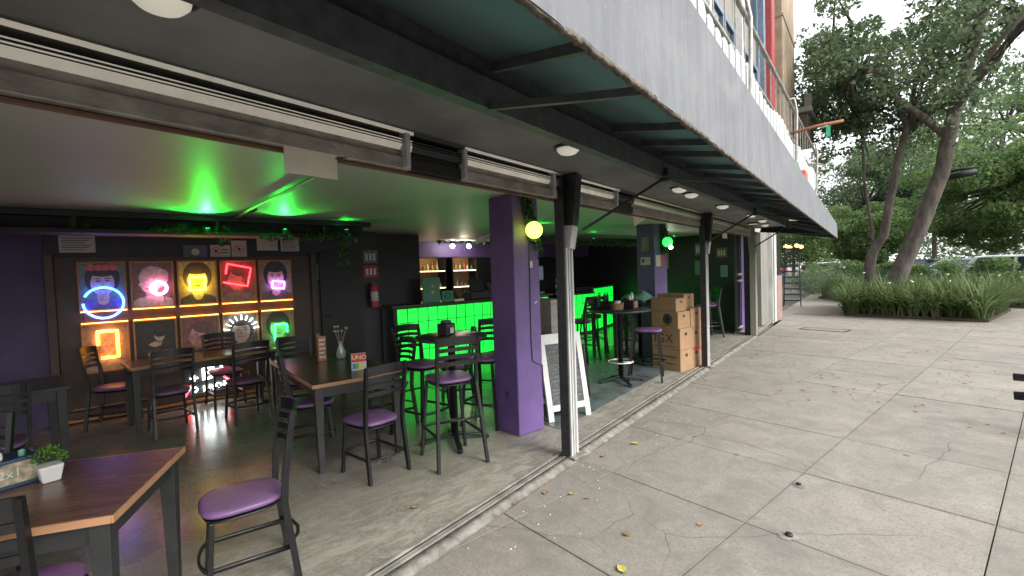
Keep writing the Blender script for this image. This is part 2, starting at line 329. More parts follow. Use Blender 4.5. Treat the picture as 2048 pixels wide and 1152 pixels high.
def tag(o, label=None, cat=None, group=None, kind=None):
    if label: o['label'] = label
    if cat: o['category'] = cat
    if group: o['group'] = group
    if kind: o['kind'] = kind
    return o
def thing(name, label, cat, loc=(0, 0, 0), rz=0, group=None):
    o = bpy.data.objects.new(name, None); COL.objects.link(o); o.location = loc; o.rotation_euler = (0, 0, rz); o.empty_display_size = .1
    return tag(o, label, cat, group)
def dup(root, loc, rz, label, group=None):
    r = root.copy(); COL.objects.link(r); r.location = loc; r.rotation_euler = (0, 0, rz); r['label'] = label
    if group: r['group'] = group
    for ch in list(root.children):
        c = ch.copy(); COL.objects.link(c); c.parent = r
        for g in list(ch.children):
            d = g.copy(); COL.objects.link(d); d.parent = c
    return r
def struct(o): o['kind'] = 'structure'; return o
def text(name, s, size, m, parent, loc, rot, extrude=.0006, align='CENTER'):
    c = bpy.data.curves.new(name, 'FONT'); c.body = s; c.size = size; c.extrude = extrude; c.align_x = align; c.align_y = 'CENTER'; c.materials.append(m)
    c.resolution_u = 3
    tmp = bpy.data.objects.new('tmp', c); COL.objects.link(tmp); bpy.context.view_layer.update()
    me = bpy.data.meshes.new_from_object(tmp.evaluated_get(bpy.context.evaluated_depsgraph_get())); bpy.data.objects.remove(tmp)
    o = bpy.data.objects.new(name, me); COL.objects.link(o); o.parent = parent; o.location = loc; o.rotation_euler = rot; return o
def clip(poly, f):
    out = []
    for i in range(len(poly)):
        a, b = poly[i], poly[(i + 1) % len(poly)]; fa, fb = f(*a), f(*b)
        if fa >= 0: out.append(a)
        if (fa >= 0) != (fb >= 0):
            t = fa / (fa - fb); out.append((a[0] + (b[0] - a[0]) * t, a[1] + (b[1] - a[1]) * t))
    return out
def leaves(name, clumps, size, m, parent=None, aspect=.5, squash=1.0, droop=0.0, kind=None, shell=.0):
    """clumps: list of (center, radius xyz, count); every leaf is a small folded blade"""
    C, Rr = [], []
    for c, r, k in clumps:
        r = np.array(r if isinstance(r, (tuple, list)) else (r, r, r)); d = rng.normal(size=(k, 3)); d /= np.linalg.norm(d, axis=1)[:, None]
        rad = rng.random(k) ** (1 / 3); rad = shell + (1 - shell) * rad; C.append(np.array(c) + d * rad[:, None] * r)
    P = np.concatenate(C); k = len(P)
    a = rng.normal(size=(k, 3)); a[:, 2] = a[:, 2] * squash - droop; a /= np.linalg.norm(a, axis=1)[:, None]
    b = np.cross(a, rng.normal(size=(k, 3))); b /= np.linalg.norm(b, axis=1)[:, None]
    L = (size * (.6 + .8 * rng.random(k)))[:, None]; nrm = np.cross(a, b)
    V = np.empty((k, 4, 3)); V[:, 0] = P - a * L / 2; V[:, 1] = P + b * L * aspect / 2 + nrm * L * .06; V[:, 2] = P + a * L / 2; V[:, 3] = P - b * L * aspect / 2 + nrm * L * .06
    me = bpy.data.meshes.new(name); me.vertices.add(k * 4); me.vertices.foreach_set('co', V.reshape(-1)); me.loops.add(k * 4); me.polygons.add(k)
    me.loops.foreach_set('vertex_index', np.arange(k * 4, dtype=np.int32)); me.polygons.foreach_set('loop_start', np.arange(0, k * 4, 4, dtype=np.int32))
    me.polygons.foreach_set('loop_total', np.full(k, 4, dtype=np.int32)); me.materials.append(m); me.update(); me.validate()
    o = link(name, me, parent)
    if kind: o['kind'] = kind
    return o

# ================================================================ SETTING: pavement, floor, road
KU = -1.965
sw = MB()
base = clip([(-14, -6), (3, -6), (3, 14.5), (-14, 14.5)], lambda x, y: Uof(x, y) - KU)
sw.prism(base, -.20, -.022, 0)
far = clip([(-40, 14.15), (3, 14.15), (3, 60), (-40, 60)], lambda x, y: Uof(x, y) - (-2.3))
sw.prism(far, -.2, 0, 1)
sidewalk = struct(sw.build('sidewalk', [m_joint, m_slab]))
ground = MB(); ground.prism([(-300, -300), (300, -300), (300, 400), (-300, 400)], -.4, -.16); struct(ground.build('ground', mat('far_ground', (.12, .11, .10), .95, var=.3, scale=.5)))
G0 = .0032
xs = [-1.28 + 1.03 * i for i in range(-5, 4)]; ys = [2.93 + 1.02 * j for j in range(-5, 12)]
for i in range(len(xs) - 1):
    for j in range(len(ys) - 1):
        pl = clip([(xs[i] + G0, ys[j] + G0), (xs[i + 1] - G0, ys[j] + G0), (xs[i + 1] - G0, ys[j + 1] - G0), (xs[i] + G0, ys[j + 1] - G0)], lambda x, y: Uof(x, y) - KU - .004)
        if len(pl) < 3: continue
        dz = random.uniform(-.0025, .0025)
        MB().prism(pl, -.02, 0 + dz).build('paving_slab', m_slab, sidewalk, bevel=.002)
rd = MB(); rd.prism([(-7.5, 27), (3.0, 25.2), (60, 22), (60, 120), (-30, 120), (-13, 45)], -.16, .008)
struct(rd.build('road', m_asph))
kb = MB(); kb.bar((-7.6, 26.85, .02), (3.1, 25.05, .02), .16, .14); struct(kb.build('road_kerb', m_kerb))

fl = MB()
fp = clip([(-13, -8), (0, -8), (0, 14), (-13, 14)], lambda x, y: -2.165 - Uof(x, y))
fl.prism(fp, -.2, 0)
floor = struct(fl.build('floor', m_floor))
# slate tiles of the middle bay, proud of the concrete by a few millimetres
TX, TY = .30, .90
for i in range(11):
    for j in range(5):
        x0 = -3.9 + .62 - (i + 1) * TX + .55; y0 = 3.36 + j * TY - (.45 if i % 2 else 0)
        pl = clip([(x0 + .003, y0 + .003), (x0 + TX - .003, y0 + .003), (x0 + TX - .003, y0 + TY - .003), (x0 + .003, y0 + TY - .003)], lambda x, y: -2.50 - Uof(x, y))
        pl = clip(pl, lambda x, y: y - 3.36) if len(pl) > 2 else pl
        if len(pl) < 3: continue
        MB().prism(pl, .0, .006).build('floor_tile', m_tile, floor)
# kerb + shutter track along the shop front
tk = thing('door_track', 'steel shutter track and rough concrete lip along the pavement edge', 'track', W(-2.07, 0), RF)
k = MB()
seg = 90
for i in range(seg):
    v0, v1 = -3 + 14.5 * i / seg, -3 + 14.5 * (i + 1) / seg
    def pr(v): return .012 + .004 * math.sin(v * 2.1) * math.sin(v * .7 + 1), .012 * math.sin(v * 1.3) + .006 * math.sin(v * 4.1)
    (h0, w0), (h1, w1) = pr(v0), pr(v1)
    P = [(-.005, v0, -.02), (.0, v0, h0 + .008), (.05 + w0 * .6, v0, h0 + .001), (.10 + w0 * .6, v0, -.02)]; Q = [(-.005, v1, -.02), (.0, v1, h1 + .008), (.05 + w1 * .6, v1, h1 + .001), (.10 + w1 * .6, v1, -.02)]
    k.add(P + Q, [(0, 1, 5, 4), (1, 2, 6, 5), (2, 3, 7, 6)], 0, True)
k.build('concrete_lip', m_kerb, tk)
MB().box(-.10, -.006, -3, 11.4, -.05, .002).build('track_bed', m_black, tk)
for a, b_, h in ((-.098, -.085, .016), (-.062, -.052, .010), (-.024, -.008, .022)):
    MB().box(a, b_, -3, 11.4, -.02, h).build('rail', m_galv, tk)

# ================================================================ shop walls, ceiling, columns
CZ = 2.37
cb = clip([(-13, -8), (0, -8), (0, 14), (-13, 14)], lambda x, y: -2.16 - Uof(x, y))
ce = struct(MB().prism(cb, CZ, CZ + .3).build('ceiling', m_ceil))
wl = tag(MB().box(-7.8, -7.6, -8, -.62, 0, CZ - .002).build('wall', m_purdk), 'dark purple wall at the left of the lit pictures', 'wall')
wl = tag(MB().box(-7.8, -7.6, -.615, 3.45, 0, CZ - .002).build('wall', m_navy), 'dark navy back wall that carries the framed pictures', 'wall')
tag(MB().box(-8.2, -7.86, 3.455, 4.40, 0, CZ - .003).build('wall', m_black), 'black wall block between the extinguisher and the lit drinks shelves', 'wall')
bw = thing('wall', 'purple and black wall behind the green bar', 'wall', (-9.5, 8, 0))
MB().box(-.2, 0, -4, 4, 0, 2.0).build('lower_panel', m_black, bw); MB().box(-.2, .01, -4, 4, 2.003, CZ - .003).build('upper_panel', m_purple, bw)
tag(MB().box(-9.5, -7.6, -8.2, -8.0, 0, CZ - .01).build('wall', m_navy), 'dark side wall far at the left of the dining room', 'wall')
ew = thing('wall', 'dark green black end wall hung with notices behind the last bar stools', 'wall', (-7.2, 11.2, 0))
MB().box(-2.4, 2.18, 0, .18, 0, CZ - .004).build('wall_face', mat('dark_teal_paint', (.013, .0135, .019), .5, var=.3, scale=3), ew)
MB().box(2.185, 2.30, -.06, .20, 0, CZ - .005).build('corner_trim', m_purple, ew)
tag(MB().box(-2.6, -2.35, -3.6, -3.35, 0, CZ - .002).build('wall', m_navy, loc=(0, 0, 0), rz=RF), 'dark pier at the far left end of the open shop front', 'wall')

def column(x0, x1, y0, y1, label):
    t = thing('column', label, 'column', ((x0 + x1) / 2, (y0 + y1) / 2, 0)); hx, hy = (x1 - x0) / 2, (y1 - y0) / 2
    MB().box(-hx, hx, -hy, hy, 0, CZ - .002).build('shaft', m_purple, t, bevel=.012); return t
c1 = column(-3.80, -3.43, 2.94, 3.28, 'square purple column with a wall socket beside the white shutter post')
o = MB(); o.box(-.018, .018, -.006, 0, -.03, .03).box(-.006, .006, -.008, -.005, .008, .016, 1).box(-.006, .006, -.008, -.005, -.016, -.008, 1)
o.build('wall_socket', [m_purdk, m_black], c1, loc=(.02, -.171, .39))
cab = MB(); cab.tube([(.19, .03, 1.9), (.191, .03, 1.5), (.191, .02, .95), (.191, .03, .72), (.191, .10, .68), (.191, .16, .66), (.194, .165, .45), (.195, .172, .36)], .006, 6)
cab.build('cable', mat('cable_purple', (.06, .04, .09), .5), c1)
MB().box(0, .004, -.02, .022, -.03, .035).build('sticker', m_paper, c1, loc=(.186, .05, 1.68))
MB().box(0, .003, -.015, .02, -.008, .006).build('sticker', m_paper, c1, loc=(.186, .10, 1.30), rot=(.5, 0, 0))
c2 = column(-4.98, -4.62, 7.20, 7.60, 'purple column with notices behind the round table and the cartons')
MB().box(-.10, .10, -.004, 0, -.07, .07).build('notice', [m_paper], c2, loc=(.0, -.202, 1.72))
MB().lathe([(0, 0), (.035, 0), (.035, .002), (0, .002)], 16, axis='y', m=0).build('notice_mark', [m_red2], c2, loc=(-.045, -.209, 1.73))
MB().box(-.08, .08, -.004, 0, -.13, .13).build('poster', [mat('old_poster', (.42, .34, .22), .8, scale=18, col2=(.16, .11, .08))], c2, loc=(.0, -.202, 2.02))
rp = MB(); rp.box(0, .004, -.14, 0, -.10, .10, 1).box(0, .004, 0, .10, -.10, .10, 0); rp.build('notice', [m_red2, m_paper], c2, loc=(.182, -.02, 1.72))

# track lights / pipe on the ceiling
t = thing('ceiling_pipe', 'thin grey conduit running across the ceiling to the dark beam', 'pipe', (-4.6, 1.1, CZ))
MB().tube([(1.25, .04, -.02), (1.2, .04, -.025), (-.8, -.01, -.025), (-1.65, 0, -.03)], .014, 8).build('conduit', m_galv, t)
MB().tube([(-.8, .05, -.02), (-1.6, .03, -.025)], .011, 8).build('cable', m_steel, t)

# ================================================================ lintel of the open front: rails and painted metal
ln = thing('lintel', 'galvanised roller shutter rails and cover plates above the open front', 'lintel', W(-2.07, 0, 2.2), RF)
def ext(name, m, u0, u1, z0, z1, v0, v1): return MB().box(u0, u1, v0, v1, z0, z1).build(name, m, ln, bevel=.004)
ext('timber_edge', mat('edge_brown', (.16, .085, .055), .7, var=.3, scale=12), -.06, -.038, -.006, .012, -3, 11.4)
for (v0, v1, mm) in ((-3, 1.80, m_galv), (1.803, 2.22, m_black), (2.223, 3.40, m_galv), (3.60, 4.55, m_galv), (4.553, 4.95, m_black), (4.953, 7.55, m_galv), (7.75, 11.4, m_galv)):
    ext('cover_plate', mm, -.05, -.004, .015, .085, v0, v1)
    ext('channel', mm, -.05, -.022, .088, .118, v0, v1)
    for nm_, za, zb, uo in (('box_plate', .116, .150, .014), ('guide_rail', .157, .163, .012), ('guide_rail', .171, .176, .016), ('top_rail', .204, .222, .030)):
        q = MB(); zt = (zb - za) * .36; q.add([(u_, v_, z_) for v_ in (v0, v1) for u_, z_ in ((-.05, za), (uo - zt, za), (uo, zb), (-.05, zb))], [(0, 1, 2, 3), (7, 6, 5, 4), (0, 4, 5, 1), (1, 5, 6, 2), (2, 6, 7, 3), (3, 7, 4, 0)])
        q.build(nm_, m_shine if mm is m_galv else mm, ln)
ext('back_plate', m_black, -.10, -.052, .012, .228, -3, 11.4)
for vv in (1.77, 2.24, 3.3, 4.5): ext('joint_strap', m_zinc, -.03, .032, .02, .21, vv - .03, vv)

# ================================================================ awning
aw = thing('awning', 'long grey fabric awning with black steel ribs over the pavement', 'awning', W(-1.4, 0, 2.4), RF)
V0, V1 = -3.0, 12.25
MB().box(-.64, -.075, V0, V1, .032, .08).build('soffit_board', m_soffit, aw)
MB().box(-.07, .0, V0, V1, -.02, .12).build('beam', m_awst, aw)
MB().box(-.068, -.045, V0, V1, .121, .62).build('back_board', m_awst, aw)
MB().box(-.72, -.645, V0, V1, .025, .09).build('beam', m_soffit, aw)
def topz(v): return float(np.interp(v, [-3, 2.0, 3.9, 7.9, 12.25], [.36, .30, .24, .13, .04]))
def botz(v): return float(np.interp(v, [-3, 1, 3.3, 12.25], [-.225, -.232, -.256, -.31]))
N = 70; cl = MB(); NV = 160
def vprof(v):
    tz, bz = topz(v), botz(v); wv = .005 * math.sin(v * 9) + .003 * math.sin(v * 23 + 1); bb = .006 * math.sin(v * 3.1)
    return [(.80, v, tz), (.842, v, tz - .035), (.846 + wv * .6 + bb, v, bz + (tz - bz) * .55), (.85 + wv, v, bz), (.84, v, bz), (.842, v, tz - .05)]
for k_ in range(5):
    vs = []
    for i in range(NV + 1):
        p_ = vprof(V0 + (V1 - V0) * i / NV); vs += [p_[k_], p_[k_ + 1]]
    cl.add(vs, [(i * 2, (i + 1) * 2, (i + 1) * 2 + 1, i * 2 + 1) for i in range(NV)], 0, True)
cl.build('valance', m_fab, aw)
rf = MB(); vs = []
for i in range(N + 1):
    v = V0 + (V1 - V0) * i / N; sag = .015 * math.sin(v * 2.7)
    ty = min(.05, topz(v) - .03); vs += [(-.045, v, .245), (.35, v, .15 - sag * .6), (.835, v, ty), (.835, v, ty - .012), (.35, v, .138 - sag * .6), (-.045, v, .233)]
rf.add(vs, [(i * 6 + a, (i + 1) * 6 + a, (i + 1) * 6 + a + 1, i * 6 + a + 1) for i in range(N) for a in (3, 4)], 1, True)
rf.build('canopy', [m_fab, m_fab_in], aw)
tr = MB(); vs = []; NT = 900
for i in range(NT + 1):
    v = V0 + (V1 - V0) * i / NT; j = random.uniform(-.006, .004)
    vs += [(.8525, v, botz(v) + .010 + j * .4), (.853, v, botz(v) - .004 + j), (.838, v, botz(v) - .005 + j), (.838, v, botz(v) + .008)]
tr.add(vs, [(i * 4 + a, (i + 1) * 4 + a, (i + 1) * 4 + (a + 1) % 4, i * 4 + (a + 1) % 4) for i in range(NT) for a in range(4)], 0, True)
tr.build('hem_trim', m_trim, aw)
e = MB(); e.add([(-.62, V1, .2), (.85, V1, .06), (.85, V1, -.31), (-.62, V1, -.04), (-.62, V1 + .01, .2), (.85, V1 + .01, .06), (.85, V1 + .01, -.31), (-.62, V1 + .01, -.04)],
    [(0, 1, 2, 3), (7, 6, 5, 4), (3, 2, 6, 7), (0, 3, 7, 4), (1, 5, 6, 2), (0, 4, 5, 1)]); e.build('end_panel', m_black, aw)
MB().tube([(-.62, V1 - .03, -.05), (.80, V1 - .03, -.22)], .02, 8).build('end_rail', m_steel, aw)
MB().tube([(.82, v, botz(v) + .03) for v in (V0, 1, 3.3, V1 - .02)], .012, 8).build('front_rail', m_steel, aw)
for i, (v, low) in enumerate([(-.7, 1), (1.72, 1), (3.05, 0), (3.55, 0), (4.02, 1), (4.7, 0), (5.3, 0), (5.95, 1), (6.6, 0), (7.3, 0), (7.95, 1), (8.6, 0), (9.3, 1), (10.0, 0), (10.7, 1), (11.5, 1)]):
    r_ = MB(); ty = min(.05, topz(v) - .03)
    if low: r_.bar((-.02, v, -.005), (.825, v - .22, botz(v) + .03), .030, .028)
    r_.bar((-.02, v + .04, .19), (.825, v - .16, ty - .045), .028, .045)
    r_.build('rib', m_awst, aw)
for v in (4.02, 7.95, 11.6):
    a_ = MB(); a_.bar((-.60, v - .37, -.44), (.0, v + .02, -.02), .04, .022).bar((.0, v + .02, -.02), (.80, v - .15, -.21), .04, .022).box(-.03, .03, v - .01, v + .05, -.05, .06)
    a_.build('folding_arm', m_steel, aw)

def dome(u, v, label, r=.076):
    t = thing('ceiling_light', label, 'ceiling light', W(u, v, 2.432), RF, 'round opal lights under the awning')
    MB().lathe([(r * 1.25, 0), (r * 1.25, -.012), (r * .98, -.016), (r * .98, 0)], 24).build('base_ring', m_steel, t)
    MB().lathe([(r, -.012), (r * .95, -.03), (r * .7, -.048), (r * .35, -.057), (.001, -.06)], 24).build('diffuser', m_lampg, t)
dome(-1.56, .475, 'opal ceiling light cut off by the top edge at the left'); dome(-1.58, 2.72, 'nearest whole opal ceiling light under the awning soffit')
dome(-1.56, 4.95, 'flat opal light just before the drum shaped one', .08); dome(-1.59, 5.45, 'opal drum light beside the hinge of the awning arm')
dome(-1.6, 6.9, 'fifth opal light along the soffit', .08); dome(-1.55, 8.6, 'sixth opal light along the soffit', .075); dome(-1.6, 9.9, 'opal light near the second shutter post', .075); dome(-1.75, 11.1, 'farthest opal light under the awning', .075)
t = thing('square_light', 'small square ceiling light near the far end of the awning', 'ceiling light', W(-1.85, 10.4, 2.43), RF)
MB().box(-.09, .09, -.09, .09, -.03, 0).build('housing', m_steel, t, bevel=.004); MB().box(-.07, .07, -.07, .07, -.036, -.031).build('diffuser', m_lampg, t)

# ================================================================ shutter posts
def post(v, label, big=1.0):
    t = thing('shutter_post', label, 'post', W(-2.07, v, 0), RF, 'steel posts of the open shop front')
    MB().box(-.045, .04, -.062, -.046, 0, 2.40).build('black_guide', m_steel, t, bevel=.003)
    c = MB(); c.box(-.045, .025, -.043, .070, .022, 1.80); c.box(.027, .050, -.043, -.02, .022, 1.80); c.box(.027, .050, .0, .014, .022, 1.8); c.box(.027, .050, .048, .070, .022, 1.80)
    c.build('channel', m_zinc, t, bevel=.003)
    h = MB(); h.bar((.01, .02, 1.80), (.03, .05, 1.99), .13, .09); h.build('bent_head', m_zinc, t, bevel=.004)
    h = MB(); h.bar((.03, .05, 1.99), (.03, .07, 2.42), .13, .10, w2=.20); h.build('upper_guide', m_steel, t, bevel=.004)
    f = MB(); f.prism([(-.05, -.05), (.10, -.08), (.12, .10), (-.05, .12)], .018, .030); f.build('foot_mortar', m_kerb, t, bevel=.006)
    return t
post(3.44, 'nearest pale steel shutter post standing before the chalkboard')
post(7.66, 'second grey shutter post right beside the stacked cartons')
t = thing('shutter_post', 'cream painted post at the far end of the open front', 'post', W(-2.07, 11.55, 0), RF)
MB().box(-.06, .06, -.08, .10, 0, 1.85).build('shaft', m_cream, t, bevel=.006); MB().bar((0, .01, 1.85), (-.03, -.02, 2.4), .14, .11).build('head', m_cream, t)
MB().box(-.19, -.065, .0, .08, 0, 2.3).build('return_panel', m_black, t)

# hanging cards
def card(v0, v1, z0, z1, u, label, tilt=0):
    t = thing('hanging_card', label, 'card', W(u, (v0 + v1) / 2, z1), RF)
    MB().box(-.004, .004, -(v1 - v0) / 2, (v1 - v0) / 2, -(z1 - z0), 0).build('card_sheet', m_cardw, t, rot=(tilt, 0, 0))
    MB().tube([(0, (v1 - v0) / 2 - .01, -.02), (0, (v1 - v0) / 2 + .09, .01), (.0, (v1 - v0) / 2 + .12, .03)], .006, 6).build('bracket', m_steel, t)
card(1.07, 1.33, 2.10, 2.22, -2.08, 'blank cream card hanging under the shutter rail at the left')
card(5.03, 5.45, 2.14, 2.30, -2.12, 'blank cream card tilted over the cartons', .3)
card(9.2, 9.55, 2.10, 2.32, -2.15, 'narrow blank card hanging behind the second post')

# ================================================================ neon picture wall
pw = thing('picture_panel', 'dark brown wall panel holding ten lit pictures', 'wall panel', (-7.6, .85, 0))
MB().box(0, .05, -1.38, 1.46, .14, 1.96).build('backing', m_brownpanel, pw)
for nm, a in (('border', (0, .10, -1.46, -1.385, .06, 1.99)), ('border', (0, .10, 1.465, 1.54, .06, 1.99)), ('border', (.0, .10, -1.382, 1.462, .06, .137)), ('sill', (.0, .14, -1.5, 1.55, .02, .055))):
    MB().box(*a).build(nm, m_gold if nm == 'sill' else m_brownpanel, pw, bevel=.004)
MB().box(.051, .062, -1.30, 1.40, .150, .165).build('lower_moulding', m_gold, pw)
for z_, y_ in ((.20, 0), (1.0, 0)):
    pass
OR = (1, .33, .04)
m_strip = emat('warm_strip', OR, 4.2); m_stripw = emat('dim_warm_strip', OR, 1.1)
def flat(name, cols): return mat(name, cols, .55)
pcol = lambda c, nm: mat(nm, tuple(min(.85, q * 2.3) for q in c), .45, scale=19, col2=tuple(min(.6, x * 1.25) for x in c))
def portrait(y, z, w, h, label, bgc, skin, hair, cloth, style, lit, idx):
    t = thing('framed_picture', label, 'picture', (-7.548, y, z), 0, 'framed portraits on the brown panel')
    pr = MB(); pr.box(0, .012, -w / 2 + .02, w / 2 - .02, -h / 2 + .02, h / 2 - .02, 0)
    def el(cy_, cz_, ry, rz_, m, x, e=2, n=28, a0=0, a1=2 * PI):
        cy_, cz_, ry, rz_ = cy_ * 1.22, cz_ * 1.12, ry * 1.3, rz_ * 1.22
        pts = [(cy_ + ry * math.copysign(abs(math.cos(a)) ** (2 / e), math.cos(a)), cz_ + rz_ * math.copysign(abs(math.sin(a)) ** (2 / e), math.sin(a))) for a in [a0 + (a1 - a0) * i / n for i in range(n)]]
        pts = [(max(-w / 2 + .021, min(w / 2 - .021, p)), max(-h / 2 + .021, min(h / 2 - .021, q))) for p, q in pts]
        pr.add([(x, p, q) for p, q in pts], [tuple(range(len(pts)))], m)
    f = h / .62
    if style == 'side':
        el(.01, .075, .115, .12, 3, .0125); el(-.01, -.12, .05, .08, 6, .0128); el(0, -.25, .19, .11, 4, .013); el(-.02, .02, .080, .115, 2, .0136); el(-.098, .0, .018, .022, 2, .0138); el(.035, .12, .095, .055, 3, .0143); el(.075, .06, .035, .07, 3, .0145); el(-.045, .05, .020, .006, 6, .0146); el(-.05, -.05, .022, .006, 5, .0147); el(.045, .01, .014, .022, 6, .0148)
    elif style == 'dark':
        el(.02, -.10, .11, .14, 4, .0125); el(.03, .07, .04, .052, 2, .013); el(.035, .095, .045, .032, 3, .0134); el(-.01, -.02, .05, .03, 2, .0136, 1.2); el(-.04, -.13, .035, .022, 2, .0138, 1.4); el(.03, .0, .02, .04, 6, .0129)
    else:
        el(0, .08, .125, .165, 3, .0125); el(0, -.29, .20, .15, 4, .013); el(0, -.13, .045, .07, 2, .0135)
        el(0, .03, .085, .125, 2, .014); el(0, .155, .10, .05, 3, .0146)
        if style == 'flower': [el(-.08 + .055 * k_, .20, .036, .032, 5, .0150 + .0004 * k_) for k_ in range(4)]
        if style == 'rose': [el(.11 * s_, .03 + .06 * k_, .03, .04, 5, .0124) for s_ in (-1, 1) for k_ in range(3)]
        for s_ in (-1, 1): el(.036 * s_, .055, .017, .006, 3, .0152); el(.037 * s_, .080, .022, .005, 3, .0153)
        el(0, .015, .010, .028, 6, .0152); el(0, -.035, .026, .009, 5, .0154)
    mats = [pcol(bgc, f'print_back_{idx}'), None, pcol(skin, f'print_face_{idx}'), pcol(hair, f'print_hair_{idx}'), pcol(cloth, f'print_cloth_{idx}'), pcol((.45, .07, .06), f'print_accent_{idx}'), pcol(tuple(c * .6 for c in skin), f'print_shade_{idx}')]
    mats[1] = mats[0]
    pr.build('print', mats, t)
    fw = .022
    for a in ((-w / 2, w / 2, -h / 2, -h / 2 + fw), (-w / 2, w / 2, h / 2 - fw, h / 2), (-w / 2, -w / 2 + fw, -h / 2 + fw + .001, h / 2 - fw - .001), (w / 2 - fw, w / 2, -h / 2 + fw + .001, h / 2 - fw - .001)):
        MB().box(0, .03, *a).build('frame_rail', m_gold, t, bevel=.004)
    if lit < 0: MB().box(.022, .040, -w / 2 + .01, w / 2 - .01, -h / 2 - .010, -h / 2 - .002).build('light_strip', m_strip, t)
    if lit > 0: MB().box(.022, .040, -w / 2 + .01, w / 2 - .01, h / 2 + .002, h / 2 + .010).build('light_strip', m_strip, t)
PW = .448; PX = [-.35 + .482 * i + .235 for i in range(5)]
top = [((.10, .13, .09), (.52, .27, .2), (.03, .02, .02), (.10, .08, .2), 'flower', 'portrait in the top row with a red headdress under a blue ring'),
       ((.10, .07, .07), (.46, .38, .33), (.34, .29, .25), (.42, .35, .30), 'side', 'pale curly head portrait under a pink ring'),
       ((.30, .22, .10), (.50, .32, .14), (.05, .03, .02), (.06, .05, .03), 'plain', 'ochre portrait under a yellow neon square'),
       ((.13, .07, .06), (.30, .18, .15), (.08, .05, .04), (.16, .13, .10), 'side', 'brown portrait under a tilted red neon square'),
       ((.16, .15, .08), (.55, .30, .17), (.02, .015, .015), (.10, .07, .06), 'plain', 'black haired portrait under a small violet neon box')]
bot = [((.12, .09, .07), (.24, .16, .12), (.16, .12, .10), (.20, .16, .13), 'side', 'dim portrait in the lower row behind a tall amber neon shape'),
       ((.025, .02, .02), (.34, .25, .18), (.02, .015, .01), (.03, .025, .02), 'dark', 'nearly black picture of a small bright figure'),
       ((.16, .06, .06), (.36, .18, .16), (.10, .05, .05), (.07, .06, .05), 'side', 'reddish bald head portrait in the lower row'),
       ((.06, .05, .04), (.25, .19, .16), (.02, .018, .018), (.10, .09, .07), 'plain', 'dark hooded portrait crowned by white light rays'),
       ((.20, .10, .08), (.42, .22, .16), (.03, .02, .02), (.20, .15, .11), 'plain', 'portrait behind the green neon square')]
for i in range(5):
    bgc, sk, ha, clo, st, lb = top[i]; portrait(PX[i], 1.612, PW, .595, lb, bgc, sk, ha, clo, st, -1, i)
    bgc, sk, ha, clo, st, lb = bot[i]; portrait(PX[i], .865, PW, .60, lb, bgc, sk, ha, clo, st, 1, i + 5)
def neon(name, label, y, z, pts, r, col, s, closed=False, core=None):
    t = thing(name, label, 'neon light', (-7.50, y, z), 0, 'neon shapes hung over the pictures')
    m = emat('neon_' + label.split()[0] + str(len(MATS)), col, s * .62)
    MB().tube([(.012, a, b) for a, b in pts], r, 8, closed=closed).build('neon_tube', m, t)
    q = MB(); ys_ = [p[0] for p in pts]; zs_ = [p[1] for p in pts]
    q.tube([(-.018, (min(ys_) + max(ys_)) / 2, max(zs_)), (.01, (min(ys_) + max(ys_)) / 2, max(zs_))], .004, 6); q.build('standoff', m_steel, t)
    MB().tube([(.004, pts[0][0], pts[0][1]), (-.02, pts[0][0] + .02, pts[0][1] - .03), (-.024, pts[0][0] - .03, pts[0][1] - .10), (-.03, pts[0][0] - .02, min(zs_) - .10)], .0035, 5).build('cable', m_black, t)
    return t
def sq(w_, h_, rot=0, open_=None):
    p = [(-w_ / 2, -h_ / 2), (w_ / 2, -h_ / 2), (w_ / 2, h_ / 2), (-w_ / 2, h_ / 2)]
    return [(a * math.cos(rot) - b * math.sin(rot), a * math.sin(rot) + b * math.cos(rot)) for a, b in p]
def rp_(p, n=5):  # densify so that corners stay tight
    out = []
    for i in range(len(p) - 1):
        for k_ in range(n): out.append((p[i][0] + (p[i + 1][0] - p[i][0]) * k_ / n, p[i][1] + (p[i + 1][1] - p[i][1]) * k_ / n))
    return out + [p[-1]]
arc = [(.185 * math.cos(a), .185 * math.sin(a)) for a in [R(155) - R(335) * i / 40 for i in range(41)]]
neon('neon_ring', 'blue open neon ring in front of the first top picture', PX[0], 1.41, arc, .013, (.03, .12, 1), 9)
neon('neon_ring', 'pink white neon ring on the second top picture', PX[1] + .06, 1.56, [(.078 * math.cos(2 * PI * i / 28), .078 * math.sin(2 * PI * i / 28)) for i in range(28)], .017, (1, .25, .55), 7, True)
p = sq(.17, .17); neon('neon_square', 'yellow neon square on the third top picture', PX[2] - .01, 1.60, rp_(p + [p[0]]), .014, (1, .75, .03), 8)
p = sq(.30, .26, -.22); neon('neon_square', 'red tilted neon square open at its left side', PX[3] - .02, 1.70, rp_([p[0], p[1], p[2], p[3], (p[3][0] - .02, p[3][1] - .14)]), .011, (1, .02, .03), 5)
p = sq(.16, .10, -.1); neon('neon_box', 'small violet neon box over a printed face', PX[4] + .02, 1.54, rp_(p + [p[0]]), .013, (.4, .12, 1), 8)
neon('neon_bracket', 'amber neon bracket low on the panel', PX[0] + .02, .90, rp_([(-.095, .0), (-.095, .165), (.085, .165), (.085, -.155), (-.075, -.155)]), .017, (1, .33, .02), 8)
neon('neon_square', 'green neon square open at one side on the lower row', PX[4] + .02, .85, rp_([(.09, -.02), (.09, .10), (-.08, .10), (-.08, -.12), (.09, -.12)]), .014, (.0, 1, .16), 5)
t = thing('halo_light', 'fan of white glowing rays around the hooded portrait', 'neon light', (-7.50, PX[3], .92), 0, 'neon shapes hung over the pictures')
mw = emat('white_glow', (.9, 1, 1), 4.5)
